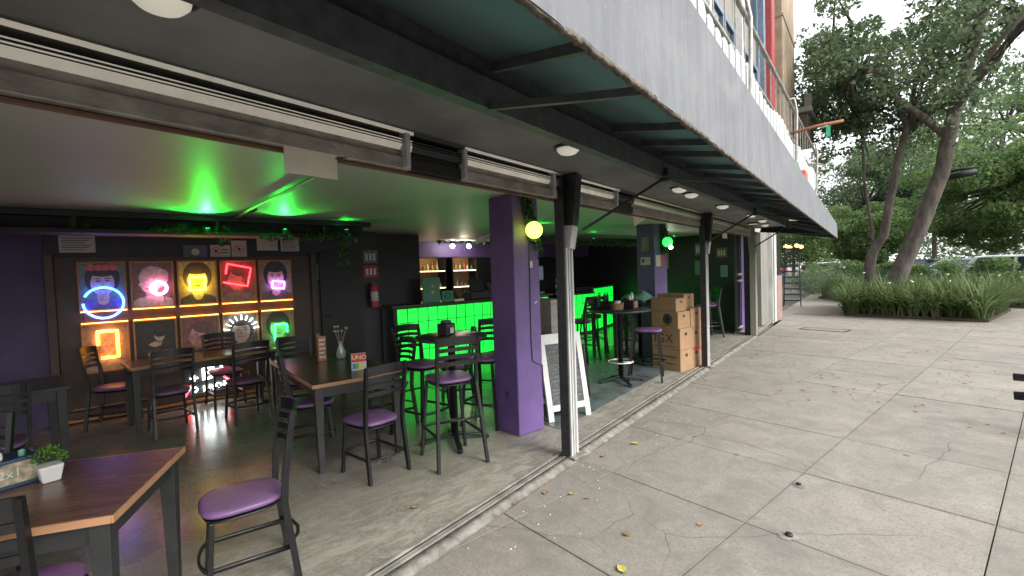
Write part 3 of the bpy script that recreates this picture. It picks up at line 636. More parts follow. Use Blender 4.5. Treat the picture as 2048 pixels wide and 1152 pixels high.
for i in range(9):
    a = R(8 + 164 * i / 8)
    MB().bar((.01, .15 * math.cos(a), .15 * math.sin(a)), (.01, .215 * math.cos(a), .215 * math.sin(a)), .018, .010, w2=.035).build('ray', mw, t)
t = thing('light_sign', 'white lettered light sign with a red neon outline low on the panel', 'sign', (-7.50, .93, .30))
nr = emat('neon_red_low', (1, .02, .04), 4)
MB().tube([(0, a, b) for a, b in rp_([(-.30, -.20), (-.22, -.05)], 4)], .011, 8).build('neon_tube', nr, t)
MB().tube([(0, a, b) for a, b in rp_([(-.30, .19), (.0, .20), (.24, .23)], 6)], .010, 8).build('neon_tube', nr, t)
MB().tube([(0, a, b) for a, b in rp_([(.13, .10), (.16, .0), (.22, -.05)], 4)], .012, 8).build('neon_tube', nr, t)
s_ = emat('sign_white', (.9, 1, .98), 9)
for nm, st, sz, yy, zz in (('letter', '+', .18, -.19, .03), ('letter', 'B', .26, -.04, .08), ('letter', 'D', .2, .08, .12), ('letter', 'D', .11, -.19, -.12), ('letter', 'B', .10, -.07, -.12), ('letter', 'R', .10, 0, -.115), ('letter', 'O', .10, .085, -.105), ('letter', 'E', .10, .165, -.095)):
    text(nm, st, sz, s_, t, (.01, yy, zz), (PI / 2, 0, PI / 2), .004)
MB().box(-.03, -.012, -.30, .26, -.22, .24).build('back_board', m_black, t)
t = thing('small_frame', 'small empty gilt frame lit pink beside the light sign', 'frame', (-7.54, 1.27, .22))
for a in ((-.13, .13, -.11, -.10), (-.13, .13, .10, .11), (-.13, -.12, -.099, .099), (.12, .13, -.099, .099)): MB().box(0, .02, *a).build('frame_rail', m_gold, t)

def notice(x, y, z, w_, h_, label, kind, m=None, facing='x'):
    t = thing('notice', label, 'notice', (x, y, z), 0 if facing == 'x' else -PI / 2)
    bgm = m or m_paper
    MB().box(0, .004, -w_ / 2, w_ / 2, -h_ / 2, h_ / 2).build('sheet', bgm, t)
    q = MB(); dk = 0
    if kind == 'lines':
        for i in range(6): q.box(.004, .0055, -w_ * .42, w_ * (.42 - .1 * (i % 3)), h_ * (.36 - i * .14) - .004, h_ * (.36 - i * .14) + .004)
    if kind in ('round', 'both'):
        cy_ = -w_ * .22 if kind == 'both' else 0; r_ = min(w_, h_) * .3
        q.tube([(.005, cy_ + r_ * math.cos(2 * PI * i / 20), r_ * math.sin(2 * PI * i / 20)) for i in range(20)], .004, 4, 1, closed=True); q.bar((.005, cy_ - r_ * .6, r_ * .6), (.005, cy_ + r_ * .6, -r_ * .6), .003, .008, 1)
        q.box(.004, .0055, cy_ - r_ * .3, cy_ + r_ * .3, -r_ * .4, r_ * .4)
    if kind == 'both':
        for i in range(2): q.box(.004, .0055, w_ * .05, w_ * .4, h_ * (.12 - i * .24) - .006, h_ * (.12 - i * .24) + .006)
    if kind == 'badge': q.lathe([(.001, .004), (h_ * .26, .004), (h_ * .26, .0055), (.001, .0055)], 20, axis='x', m=2)
    if kind == 'figures':
        for i in range(3): q.box(.004, .0055, -w_ * .35 + i * w_ * .26, -w_ * .2 + i * w_ * .26, -h_ * .3, h_ * .25, 2)
    if q.v: q.build('printing', [m_cardp, m_red2, m_white], t)
    return t
NX = -7.598
notice(NX, -.32, 2.12, .32, .20, 'large pale paper of text above the first picture', 'lines')
notice(NX, .85, 2.03, .27, .18, 'slate blue notice with a white badge above the pictures', 'badge', m_signbl)
notice(NX, 1.14, 2.04, .24, .17, 'white no smoking notice right of the blue badge notice', 'both')
notice(NX, 1.37, 2.07, .19, .24, 'upright notice with a red round prohibition mark', 'round')
notice(NX, 1.74, 2.15, .28, .20, 'plain pale sheet above the last pictures', 'x')
notice(NX, 2.05, 2.14, .26, .20, 'dark sheet ruled with pale lines', 'lines', m_paper)
notice(NX, 2.42, 1.72, .14, .24, 'small pale blue leaflet right of the pictures', 'lines', mat('pale_blue', (.14, .22, .27), .7))
notice(NX, 3.32, 1.95, .26, .22, 'grey photo notice on the dark wall left of the bar', 'figures', mat('grey_photo', (.2, .2, .19), .7, scale=20, col2=(.09, .09, .09)))
notice(NX, 3.32, 1.70, .26, .20, 'red safety notice with white symbols', 'figures', mat('red_notice', (.35, .05, .045), .6))
t = thing('door_tag', 'tiny white key shaped sign on the dark doorway', 'sign', (NX, 2.78, 1.82))
MB().lathe([(.02, 0), (.032, 0), (.032, .006), (.02, .006)], 16, axis='x').box(0, .006, -.008, .008, -.13, -.02).build('tag', m_paper, t)
# doorway
t = thing('door', 'black closed door right of the pictures', 'door', (-7.6, 2.80, 0))
MB().box(0, .03, -.34, .34, 0, 2.03).build('door_leaf', m_black, t, bevel=.004); MB().tube([(.03, -.28, 1.0), (.07, -.28, 1.0), (.07, -.18, 1.0)], .009, 8).build('handle', m_steel, t)
# extinguisher
t = thing('fire_extinguisher', 'red fire extinguisher with a white label hung on the dark wall', 'fire extinguisher', (-7.50, 3.32, 1.10))
MB().lathe([(.055, 0), (.062, .02), (.062, .30), (.05, .345), (.02, .37), (.02, .39)], 20).build('cylinder', m_red2, t)
MB().lathe([(.0635, .10), (.0635, .26)], 20).build('label', m_paper, t); MB().box(-.015, .015, -.05, .03, .385, .41).build('valve', m_steel, t)
MB().tube([(0, -.05, .39), (0, -.08, .3), (0, -.075, .12)], .008, 6).build('hose', m_rubber, t)

# beams with vines, green lamps
def vine(clumps, label, name='hanging_vine', size=.055, n=60):
    t = thing(name, label, 'vine', clumps[0][0])
    c0 = Vector(clumps[0][0])
    s = MB()
    for c, r, k_ in clumps:
        c = Vector(c) - c0; rr = r if isinstance(r, tuple) else (r, r, r)
        s.tube([c + Vector((0, 0, rr[2])), c + Vector((.01, .01, 0)), c + Vector((.0, -.01, -rr[2]))], .003, 5)
    s.build('stem', mat('vine_stem' + str(len(MATS)), (.05, .07, .02), .7), t)
    leaves('leaves', [(tuple(Vector(c) - c0), r, k_) for c, r, k_ in clumps], size, m_vine, t, aspect=.6, droop=.4)
    return t
t = thing('wall', 'black timber beam with a shelf of vines under the ceiling', 'beam', (-6.3, -.1, 2.2)); t.name = 'beam'
MB().box(-.05, .05, -3.2, 2.86, .105, .165).build('top_rail', m_black, t, bevel=.004); MB().box(-.25, .12, -3.2, 2.86, -.06, -.02).build('shelf_board', m_black, t, bevel=.004)
MB().box(-.28, -.24, -3.2, 2.86, -.02, .165).build('back_board', m_black, t)
for yy in (-1.4, -.2, 1.0, 2.2): MB().box(-.05, .05, yy, yy + .04, -.018, .103).build('strut', m_black, t)
vine([((-6.22, .45 + .16 * i, 2.20), (.09, .14, .05), 70) for i in range(4)] + [((-6.2, .95, 2.08), (.05, .12, .06), 14)], 'vine cluster lit green on the dark beam above the pictures')
vine([((-6.2, 1.45 + .2 * i, 2.14), (.09, .12, .05), 45) for i in range(6)], 'green lit vine trailing along the right part of the beam')
vine([((-6.2, 2.32 + .04 * (i % 2), 2.18 - .09 * i), (.07, .09, .06), 12) for i in range(5)], 'long vine dangling at the right end of the beam', size=.07)
vine([((-6.2, -.9, 2.2), (.06, .2, .04), 12), ((-6.2, -.2, 2.19), (.06, .12, .05), 9)], 'sparse vine leaves at the left of the beam')
t = thing('beam', 'black timber beam with vines over the middle bay', 'beam', (-6.9, 8.3, 2.2)); t['group'] = 'timber beams under the ceiling'
MB().box(-.06, .06, -1.8, 2.3, 0, .12).build('top_rail', m_black, t)
vine([((-6.8, 7.3 + .32 * i, 2.18), (.1, .2, .06), 75) for i in range(9)], 'dense vine along the beam of the middle bay', size=.06)
vine([((-8.7, 5.4 + .25 * i, 2.31), (.06, .15, .04), 40) for i in range(8)], 'thin vine along the ceiling edge above the bar', size=.06)
vine([((-6.3, 5.15 + .06 * i, 2.22 - .05 * i), (.12, .12, .07), 60) for i in range(3)], 'bright green leaf bunch left of the purple column', size=.06)
vine([((-3.385, 3.10 + .012 * i, 2.31 - .055 * i), (.045, .06, .045), 80) for i in range(8)] + [((-3.375, 3.22, 1.83), (.03, .05, .10), 45)], 'bushy vine hanging on the purple column behind the yellow globe', size=.04)
vine([((-4.58, 7.45, 2.30 - .07 * i), (.08, .08, .05), 60) for i in range(7)], 'vine hanging on the second purple column', size=.05)
vine([((-5.0, 5.1 + .14 * i, 2.12), (.07, .1, .04), 30) for i in range(4)], 'green vine sprig behind the first post', size=.055)

def lamp(name, loc, energy, col, size=.05, spot=None, rot=None):
    d = bpy.data.lights.new(name, 'SPOT' if spot else 'POINT'); d.energy = energy; d.color = (.02, 1, .05) if col[0] == 0 else col; d.shadow_soft_size = size
    if spot: d.spot_size = spot; d.spot_blend = .8
    o = bpy.data.objects.new(name, d); COL.objects.link(o); o.location = loc
    if rot: o.rotation_euler = rot
    return o
m_gled = emat('green_led', (.0, 1, .12), 10)
def gspot(x, y, z, label, e, aim=(.6, 0, 1)):
    t = thing('spotlight', label, 'spotlight', (x, y, z), 0, 'green spotlights by the ceiling')
    MB().lathe([(.022, -.05), (.03, -.04), (.03, .0), (.024, .004)], 16).build('housing', m_steel, t); MB().lathe([(.022, .005), (.001, .007)], 16).build('lens', m_gled, t)
    q = Vector(aim).to_track_quat('-Z', 'Y').to_euler(); lamp('green_light', (x, y, z + .02), e, (.0, 1, .10), .03, R(112), q)
gspot(-6.05, .80, 2.20, 'green spotlight on the beam aimed along the ceiling', 30, (.85, -.3, .62))
gspot(-5.9, 1.55, 2.20, 'green spotlight beside the conduit end', 20, (.85, -.2, .66))
gspot(-6.1, 2.35, 2.24, 'small green spotlight near the beam end', 1.5, (.4, .1, 1))
gspot(-5.4, 5.2, 2.22, 'green spotlight behind the first column', 1.6, (.4, .2, .9))
gspot(-6.3, 7.6, 2.24, 'green spotlight over the middle bay tables', .5, (.4, -.3, .8))
gspot(-5.3, 9.0, 2.24, 'green spotlight deep behind the second column', .12, (.3, -.2, .9))
def globe(x, y, z, r, col, s, label, e):
    t = thing('globe_lamp', label, 'lamp', (x, y, z))
    n = 12; MB().lathe([(max(.001, r * math.sin(PI * i / n)), -r * math.cos(PI * i / n)) for i in range(n + 1)], 24).build('glass_globe', emat('globe_' + str(len(MATS)), col, s), t)
    MB().lathe([(.03, r - .004), (.03, r + .03), (.012, r + .04)], 12).build('cap', m_steel, t)
    MB().tube([(0, 0, r + .04), (-.01, .0, r + .10), (-.05, 0, r + .12), (-.08, 0, r + .08)], .006, 6).build('hook', m_steel, t)
globe(-3.315, 3.115, 2.012, .082, (.62, 1, .06), 2.2, 'glowing yellow green globe lamp beside the purple column', 0)
globe(-4.42, 7.30, 2.035, .085, (.0, 1, .06), 1.0, 'glowing green globe lamp beside the second purple column', 0)
t = thing('wall_lamp', 'white wall spotlight fixed on the left side of the purple column', 'wall lamp', (-3.81, 3.05, 2.02))
MB().lathe([(.001, 0), (.03, .0), (.03, .015), (.012, .02)], 16, axis='x').build('base', m_white, t); MB().tube([(-.0, 0, 0), (-.10, -.02, -.01), (-.16, -.05, -.04), (-.24, -.07, -.05)], [.012, .014, .03, .042], 12).build('head', m_white, t)
t = thing('track_lights', 'pair of white lit spot heads over the bar', 'ceiling light', (-9.1, 6.2, 2.36))
m_wl = emat('white_bulb', (1, .95, .85), 14)
for i, dy in enumerate((-.24, .22)):
    MB().tube([(0, dy, 0), (0, dy, -.06)], .008, 6).build('stem', m_steel, t)
    b_ = MB(); b_.lathe([(.05 * math.sin(PI * j / 8) + .0005, -.11 - .05 * math.cos(PI * j / 8)) for j in range(9)], 16, c=(0, dy, 0)); b_.build('bulb', m_wl, t)
lamp('bar_white', (-9.0, 6.2, 2.2), 3.2, (1, .93, .8), .06)
t = thing('spot_bulb', 'white lit bulb deep behind the second column', 'ceiling light', (-5.5, 9.2, 2.33)); MB().lathe([(.045 * math.sin(PI * j / 8) + .0005, -.3 - .045 * math.cos(PI * j / 8)) for j in range(9)], 16).build('bulb', m_wl, t); MB().tube([(0, 0, .03), (0, 0, -.255)], .006, 6).build('stem', m_steel, t)

# ================================================================ bar
t = thing('bar_counter', 'long bar counter faced with glowing green glass panels', 'bar counter', (-7.3, 3.55, 0))
MB().box(-.55, -.03, 0, 3.72, 0, 1.06).build('carcass', m_black, t)
MB().box(-.60, .05, -.05, 3.78, 1.065, 1.105).build('counter_top', mat('bar_top', (.02, .025, .022), .2), t, bevel=.006)
def panes(t, x0, y0, L, nx, nz, z0, z1, rot=0):
    w_, h_ = L / nx, (z1 - z0) / nz; mp_ = MB().box(-.02, 0, .004, w_ - .004, .004, h_ - .004).mesh('glass_pane', m_green)
    for i in range(nx):
        for j in range(nz):
            c = Vector((x0 - math.sin(rot) * i * w_, y0 + math.cos(rot) * i * w_, z0 + j * h_)); link('glass_pane', mp_, t, c, rot)
    vm = MB().box(.001, .008, -.006, .006, z0 - .01, z1 + .01).mesh('lattice_bar', m_grid); hm = MB().box(.001, .006, 0, L, -.006, .006).mesh('lattice_bar', m_grid)
    for i in range(nx + 1): link('lattice_bar', vm, t, (x0 - math.sin(rot) * i * w_, y0 + math.cos(rot) * i * w_, 0), rot)
    for j in range(nz + 1): link('lattice_bar', hm, t, (x0, y0, z0 + j * h_), rot)
panes(t, 0, .06, 3.6, 18, 4, .06, 1.04)
MB().box(-.028, -.004, .055, 3.665, .05, 1.05).build('lattice', m_grid, t); MB().box(-.028, .006, 0, .052, 0, 1.06).build('end_post', m_black, t)
t = thing('bar_counter', 'lower green lit end of the bar seen beyond the first post', 'bar counter', (-7.75, 8.2, 0))
MB().box(-.5, -.03, 0, 1.1, 0, 1.0).build('carcass', m_black, t); MB().box(-.52, .03, -.02, 1.1, 1.003, 1.03).build('counter_top', m_steel, t); panes(t, 0, .0, 1.1, 5, 4, .05, .99); MB().box(-.028, -.004, 0, 1.1, .04, 1.0).build('lattice', m_grid, t)
rr = R(21)
t = thing('bar_counter', 'raised green lit corner of the bar farthest from the column', 'bar counter', (-7.74, 9.32, 0))
MB().box(-.5, -.03, 0, 1.62, 0, 1.12).build('carcass', m_black, t, rz=rr); MB().box(-.52, .03, -.01, 1.64, 1.125, 1.15).build('counter_top', m_steel, t, rz=rr); panes(t, 0, .0, 1.6, 7, 4, .05, 1.11, rr)
# drinks shelves: lit cabinets
def cabinet(y0, y1, label, seed):
    t = thing('drinks_cabinet', label, 'cabinet', (-9.12, (y0 + y1) / 2, 1.0)); h = (y1 - y0) / 2; rs = random.Random(seed)
    b_ = MB(); b_.box(-.35, -.33, -h, h, 0, 1.0, 1); b_.box(-.35, 0, -h, -h + .02, 0, 1.0); b_.box(-.35, 0, h - .02, h, 0, 1.0); b_.box(-.35, 0, -h + .021, h - .021, 0, .02); b_.box(-.35, 0, -h + .021, h - .021, .98, 1.0)
    b_.build('case', [m_steel, mat('warm_case' + str(seed), (.42, .26, .14), .6)], t)
    for z_ in (.28, .66): MB().box(-.33, -.01, -h + .022, h - .022, z_, z_ + .012).build('shelf', m_galv, t); MB().box(-.012, -.002, -h + .03, h - .03, z_ + .014, z_ + .030).build('light_strip', emat('shelf_led' + str(seed) + str(z_), (1, .78, .4), 2.0), t)
    for z_ in (.02, .292, .672):
        y = -h + .07
        while y < h - .06:
            hh = rs.uniform(.14, .24); c = rs.choice([(.35, .25, .12), (.5, .45, .38), (.12, .2, .08), (.4, .08, .05), (.55, .28, .1)])
            MB().lathe([(.028, 0), (.028, hh * .6), (.01, hh * .75), (.01, hh)], 10, c=(-.12, y, z_)).build('bottle', mat('bottle_glass' + str(len(MATS) % 9), c, .2), t); y += rs.uniform(.07, .13)
    lamp('cabinet_glow', (-9.0 - .05, (y0 + y1) / 2, 1.9), 1.3, (1, .72, .38), .08)
cabinet(4.98, 5.78, 'warm lit drinks shelves beside the black wall block', 3); cabinet(5.95, 6.65, 'warm lit bottle cabinet nearer the purple column', 5)
t = thing('menu_screen', 'flat green menu board standing on the bar', 'menu board', (-7.5, 4.42, 1.105), R(-8))
MB().box(-.02, 0, -.17, .17, .0, .45).build('board', mat('menu_green', (.05, .24, .13), .5), t); 
for z_ in (.30, .18): MB().lathe([(.001, 0), (.035, 0), (.03, .006), (.001, .008)], 14, axis='x', c=(.0, .02, z_)).build('printed_dish', mat('dish' + str(z_), (.6, .5, .25), .6), t)
t = thing('menu_card', 'small tilted green card with a ring mark on the bar', 'card', (-7.42, 4.72, 1.106), R(-20))
MB().box(-.012, 0, -.11, .11, 0, .20).build('card', mat('card_green', (.05, .28, .15), .5), t, rot=(0, -.25, 0)); MB().tube([(.004 - .25 * .0, .05 * math.cos(2 * PI * i / 18), .10 + .05 * math.sin(2 * PI * i / 18)) for i in range(18)], .006, 6, closed=True).build('ring_mark', m_black, t, rot=(0, -.25, 0))
t = thing('till', 'dark till and equipment on the bar', 'till', (-7.5, 5.55, 1.106))
MB().box(-.15, .12, -.32, .32, 0, .14).build('base', m_black, t, bevel=.01); MB().box(-.04, 0, -.22, .12, .15, .40).build('screen', m_black, t, bevel=.01, rot=(0, -.25, 0)); MB().lathe([(.05, .14), (.05, .26), (.03, .28)], 14, c=(0, .22, 0)).build('cup_stack', m_chalk, t)
t = thing('espresso_machine', 'steel blue machine on the bar right of the purple column', 'machine', (-7.5, 6.9, 1.106))
b_ = MB(); b_.box(-.2, .1, -.3, .3, .30, .62).box(-.2, -.1, -.3, .3, 0, .30).box(-.2, .1, -.3, .3, 0, .05); b_.build('body', mat('blue_steel', (.16, .20, .30), .3, .6), t, bevel=.015)
for dy in (-.15, .12): MB().lathe([(.03, .22), (.035, .30)], 12, c=(.03, dy, 0)).build('group_head', m_galv2, t)
t = thing('glass_rack', 'rack of pale cups beside the machine', 'rack', (-7.6, 7.9, 1.03))
for z_ in (0, .15, .30, .45): MB().box(-.1, .1, -.14, .14, z_, z_ + .01).build('shelf', m_steel, t)
for z_ in (.01, .16, .31):
    for dy in (-.09, 0, .09): MB().lathe([(.02, 0), (.033, .08), (.030, .08), (.018, .004)], 10, c=(0, dy, z_)).build('cup', m_paper, t)

# ================================================================ chairs and stools
def seat_furniture(name, label, cat, loc, rz, sh, th, splay, group):
    t = thing(name, label, cat, loc, rz, group); q = sh - .45
    MB().pad(.40, .40, sh - .03, sh + .018, taper=.86).build('seat', m_vinyl, t)
    MB().pad(.37, .37, sh - .052, sh - .031, taper=.86).build('seat_frame', m_chairst, t)
    for s in (-1, 1):
        l = MB(); l.bar((s * (.175 + splay), .175 + splay * .5, 0), (s * .155, .145, sh - .04), .026, .026); l.build('leg', m_chairst, t, bevel=.003)
        l = MB(); x0, x1 = s * (.185 + splay), s * .175
        l.bar((x0, -.235 - splay, 0), (x1, -.185, sh - .03), .024, .034, up=(0, 1, 0)).bar((x1, -.185, sh - .031), (x1, -.195, sh + .12), .024, .034, up=(0, 1, 0)).bar((x1, -.195, sh + .119), (s * .185, -.245, th), .024, .034, up=(0, 1, 0), h2=.026)
        l.build('leg', m_chairst, t)
    n = 9
    for zc, hh, dp in ((th - .035, .036, .0), (th - .105, .017, .01), (th - .165, .017, .02), (th - .225, .017, .03)):
        sl = MB(); vs = []; yb = -.245 + (th - zc) * .16
        for i in range(n):
            a = -1 + 2 * i / (n - 1); x = a * .180; yy = yb - .045 * (1 - a * a); zz = zc + .012 * (1 - a * a)
            vs += [(x, yy - .006, zz - hh), (x, yy + .006, zz - hh), (x, yy + .006, zz + hh), (x, yy - .006, zz + hh)]
        sl.add(vs, [(i * 4 + a, (i + 1) * 4 + a, (i + 1) * 4 + (a + 1) % 4, i * 4 + (a + 1) % 4) for i in range(n - 1) for a in range(4)] + [(3, 2, 1, 0), tuple((n - 1) * 4 + k_ for k_ in range(4))])
        sl.build('back_slat', m_chairst, t)
    zr = .17 if sh < .6 else .26
    f = (sh - zr) / sh; xx = .165 + splay * f; yf = .155 + splay * .5 * f; yb = -.205 - splay * f
    ring = [(xx, yb), (xx, .0), (xx, yf - .01)] + [(xx * math.cos(PI * i / 10), yf + .055 * math.sin(PI * i / 10)) for i in range(1, 10)] + [(-xx, yf - .01), (-xx, 0), (-xx, yb)]
    MB().tube([(a, b_, zr) for a, b_ in ring], .011, 6, flat=(.7, 1.3)).build('foot_rail', m_chairst, t)
    if sh > .6: MB().tube([(xx * .97, yb, zr + .14), (0, yb - .03, zr + .14), (-xx * .97, yb, zr + .14)], .010, 6).build('stretcher', m_chairst, t)
    else: MB().tube([(xx, yb, zr + .02), (xx * .5, yb - .05, zr + .02), (0, yb - .065, zr + .02), (-xx * .5, yb - .05, zr + .02), (-xx, yb, zr + .02)], .010, 6).build('stretcher', m_chairst, t)
    return t
GC, GS = 'black ladder back chairs with purple seats', 'tall ladder back bar stools with purple seats'
ch = seat_furniture('chair', 'purple seated chair seen side on at the near wooden table corner', 'chair', (-2.89, .47, 0), R(174), .45, .915, .0, GC)
for x, y, rz, lb in ((-3.72, 1.57, 100, 'chair tucked under the front of the table with the card game'),
                     (-2.57, -.36, 67.5, 'chair at the bottom left corner with its back to the camera'),
                     (-4.66, 1.38, -14, 'dark chair on the near long side of the card game table'),
                     (-4.75, 2.22, 178, 'chair at the far long side of the card game table'),
                     (-5.75, 1.6, -90, 'chair at the far short end of the card game table'),
                     (-3.72, -.75, -112, 'chair behind the napkin box with pale slats showing'),
                     (-5.2, -.75, 100, 'chair of the table in the dark left corner'),
                     (-6.35, .40, 97, 'left one of two chairs in front of the lit pictures'),
                     (-6.25, 1.12, 97, 'right one of two chairs in front of the lit pictures'),
                     (-7.1, -.05, -20, 'chair with an orange lit seat below the amber neon'),
                     (-7.15, 1.05, -85, 'chair between the white light sign and its table'),
                     (-6.3, 1.75, 60, 'dark chair left of the card game table near the violet glow'),
                     (-5.0, 3.25, 150, 'chair in front of the left end of the green bar')):
    dup(ch, (x, y, 0), R(rz), lb)
st = seat_furniture('bar_stool', 'nearest bar stool with its curved back to the camera by the first round table', 'bar stool', (-3.48, 2.19, 0), R(78.5), .72, 1.09, .035, GS)
for x, y, rz, lb in ((-4.22, 2.35, -75, 'bar stool at the left side of the first round table'),
                     (-4.0, 2.98, -155, 'bar stool half hidden behind the purple column'),
                     (-3.86, 5.80, -60, 'bar stool right of the tall round table next to the cartons'),
                     (-4.08, 4.32, -100, 'bar stool between the chalkboard and the tall round table'),
                     (-5.9, 7.0, 60, 'dark stool silhouetted on the green bar past the first post'),
                     (-5.5, 6.2, 100, 'stool left of the dark square table in the middle bay'),
                     (-5.3, 7.5, 200, 'stool behind the dark square table in the middle bay'),
                     (-5.15, 10.05, 150, 'bar stool in the third bay right behind the second post'),
                     (-5.45, 10.75, 120, 'bar stool in the third bay against the end wall')):
    dup(st, (x, y, 0), R(rz), lb)

# ================================================================ tables
def rect_table(label, loc, rz, lx, ly, h, mt, edge=None, leg=.06):
    t = thing('table', label, 'table', loc, rz)
    MB().box(-lx / 2 + .008, lx / 2 - .008, -ly / 2 + .008, ly / 2 - .008, h - .030, h).build('tabletop', mt, t, bevel=.003)
    eg = MB()
    for a in ((-lx / 2, lx / 2, -ly / 2, -ly / 2 + .007), (-lx / 2, lx / 2, ly / 2 - .007, ly / 2), (-lx / 2, -lx / 2 + .007, -ly / 2 + .0075, ly / 2 - .0075), (lx / 2 - .007, lx / 2, -ly / 2 + .0075, ly / 2 - .0075)):
        MB().box(*a, h - .031, h - .001).build('edge_strip', edge or m_tableedge, t, bevel=.002)
    i_ = .045
    for a in ((-lx / 2 + i_, lx / 2 - i_, -ly / 2 + i_, -ly / 2 + i_ + .02), (-lx / 2 + i_, lx / 2 - i_, ly / 2 - i_ - .02, ly / 2 - i_), (-lx / 2 + i_, -lx / 2 + i_ + .02, -ly / 2 + i_ + .021, ly / 2 - i_ - .021), (lx / 2 - i_ - .02, lx / 2 - i_, -ly / 2 + i_ + .021, ly / 2 - i_ - .021)):
        MB().box(*a, h - .12, h - .032).build('apron', m_apron, t)
    for sx in (-1, 1):
        for sy in (-1, 1):
            cx, cy_ = sx * (lx / 2 - .06), sy * (ly / 2 - .06)
            l = MB(); l.add([(cx + a * w_, cy_ + b_ * w_, z_) for z_, w_ in ((0, leg * .36), (h - .033, leg * .58)) for a, b_ in ((-1, -1), (1, -1), (1, 1), (-1, 1))], [(0, 3, 2, 1), (4, 5, 6, 7), (0, 1, 5, 4), (1, 2, 6, 5), (2, 3, 7, 6), (3, 0, 4, 7)]); l.build('leg', m_apron, t, bevel=.003)
    return t
rect_table('reddish wooden table with worn bare edge in the near left corner', (-2.885, -.42, 0), R(-22.5), .76, 1.12, .75, m_tabletop)
rect_table('brown table with the card game box and a flower vase on it', (-4.70, 1.60, 0), R(-2), 1.58, .80, .75, m_tabletop2)
rect_table('dark table in the shadowed left corner behind the near table', (-5.95, -.95, 0), R(10), .8, 1.1, .75, m_tabletop2, m_apron)
rect_table('long dark table in front of the lit pictures', (-6.72, .78, 0), R(6), .62, 1.5, .74, m_tabletop2, m_gold)
rect_table('dark tall square table in the middle bay', (-5.35, 6.85, 0), R(10), .55, .55, 1.0, m_black, m_black)
def round_table(label, loc, r, h, rz=0, ring=False):
    t = thing('round_table', label, 'table', loc, rz)
    MB().lathe([(r - .01, h - .03), (r, h - .025), (r, h - .006), (r - .006, h), (.001, h + .0005)], 48).build('tabletop', mat('black_laminate' + str(len(MATS)), (.02, .022, .024), .28), t)
    MB().lathe([(.036, .06), (.036, h - .045), (.12, h - .04), (.12, h - .031)], 20).build('pedestal', m_chairst, t)
    for k_ in range(4):
        a = PI / 4 + k_ * PI / 2; l = MB(); l.bar((.02 * math.cos(a), .02 * math.sin(a), .085), (.33 * math.cos(a), .33 * math.sin(a), .028), .045, .035, w2=.05, h2=.02); l.box(-.02, .02, -.02, .02, 0, .018, M=Matrix.Translation((.31 * math.cos(a), .31 * math.sin(a), 0))); l.build('foot', m_chairst, t, bevel=.004)
    if ring: MB().tube([(.17 * math.cos(2 * PI * i / 24), .17 * math.sin(2 * PI * i / 24), .30) for i in range(24)], .010, 8, closed=True).tube([(-.17, 0, .30), (.17, 0, .30)], .008, 6).build('foot_ring', m_galv2, t)
    return t
round_table('tall round black table with a napkin box left of the purple column', (-3.78, 2.42, 0), .345, 1.03, R(20))
round_table('tall round black table with a foot ring between posts and cartons', (-4.03, 5.38, 0), .43, 1.04, R(14), True)
round_table('small tall table against the end wall of the third bay', (-5.45, 10.65, 0), .28, 1.04)
round_table('small tall table with a folded green cloth behind the round one', (-4.62, 6.72, 0), .30, 1.06)
t = thing('folded_cloth', 'crumpled pale green cloth on the small tall table', 'cloth', (-4.60, 6.70, 1.062))
nx = 16; vs = []; cx_ = []
for i in range(nx + 1):
    for j in range(nx + 1):
        a, b_ = -1 + 2 * i / nx, -1 + 2 * j / nx; z_ = .13 * max(0, 1 - .55 * a * a - .6 * b_ * b_) * (1 + .25 * math.sin(5 * a + 2 * b_)) + .012 * math.sin(9 * a) * math.cos(7 * b_); vs.append((a * .26, b_ * .24, max(.002, z_)))
m_ = MB().add(vs, [(i * (nx + 1) + j, (i + 1) * (nx + 1) + j, (i + 1) * (nx + 1) + j + 1, i * (nx + 1) + j + 1) for i in range(nx) for j in range(nx)], 0, True); m_.build('cloth', m_teal, t)

# things on the tables
t = thing('napkin_box', 'blue condiment box with photo label and paper napkins on the near table', 'box', (-3.02, -.415, .75), R(20))
b_ = MB(); b_.box(-.075, .075, -.10, .10, 0, .125); b_.build('body', m_blue, t, bevel=.006)
MB().box(.0755, .078, -.085, .085, .02, .11).build('label_print', mat('food_print', (.55, .42, .30), .5, scale=30, col2=(.10, .14, .08)), t)
MB().box(-.065, .065, -.1025, -.1005, .03, .10).build('label_print', mat('pale_print', (.5, .48, .4), .5, scale=24, col2=(.1, .12, .16)), t)
text('print_letters', '2x1', .05, m_paper, t, (.079, 0, .065), (PI / 2, 0, PI / 2))
MB().box(-.06, .06, -.09, -.003, .124, .16).build('napkins', m_white, t, bevel=.008, rot=(.05, -.04, 0)); MB().lathe([(.012, .125), (.012, .15), (.002, .155)], 10, c=(.04, .05, 0)).build('bottle_cap', m_teal, t)
t = thing('potted_plant', 'small green plastic plant in a square white pot on the near table', 'plant', (-2.945, -.265, .7505), R(15))
p_ = MB(); p_.add([(a * w_, b_ * w_, z_) for z_, w_ in ((0, .030), (.075, .043)) for a, b_ in ((-1, -1), (1, -1), (1, 1), (-1, 1))], [(0, 3, 2, 1), (4, 5, 6, 7), (0, 1, 5, 4), (1, 2, 6, 5), (2, 3, 7, 6), (3, 0, 4, 7)]); p_.build('pot', m_white, t, bevel=.006)
lf = MB()
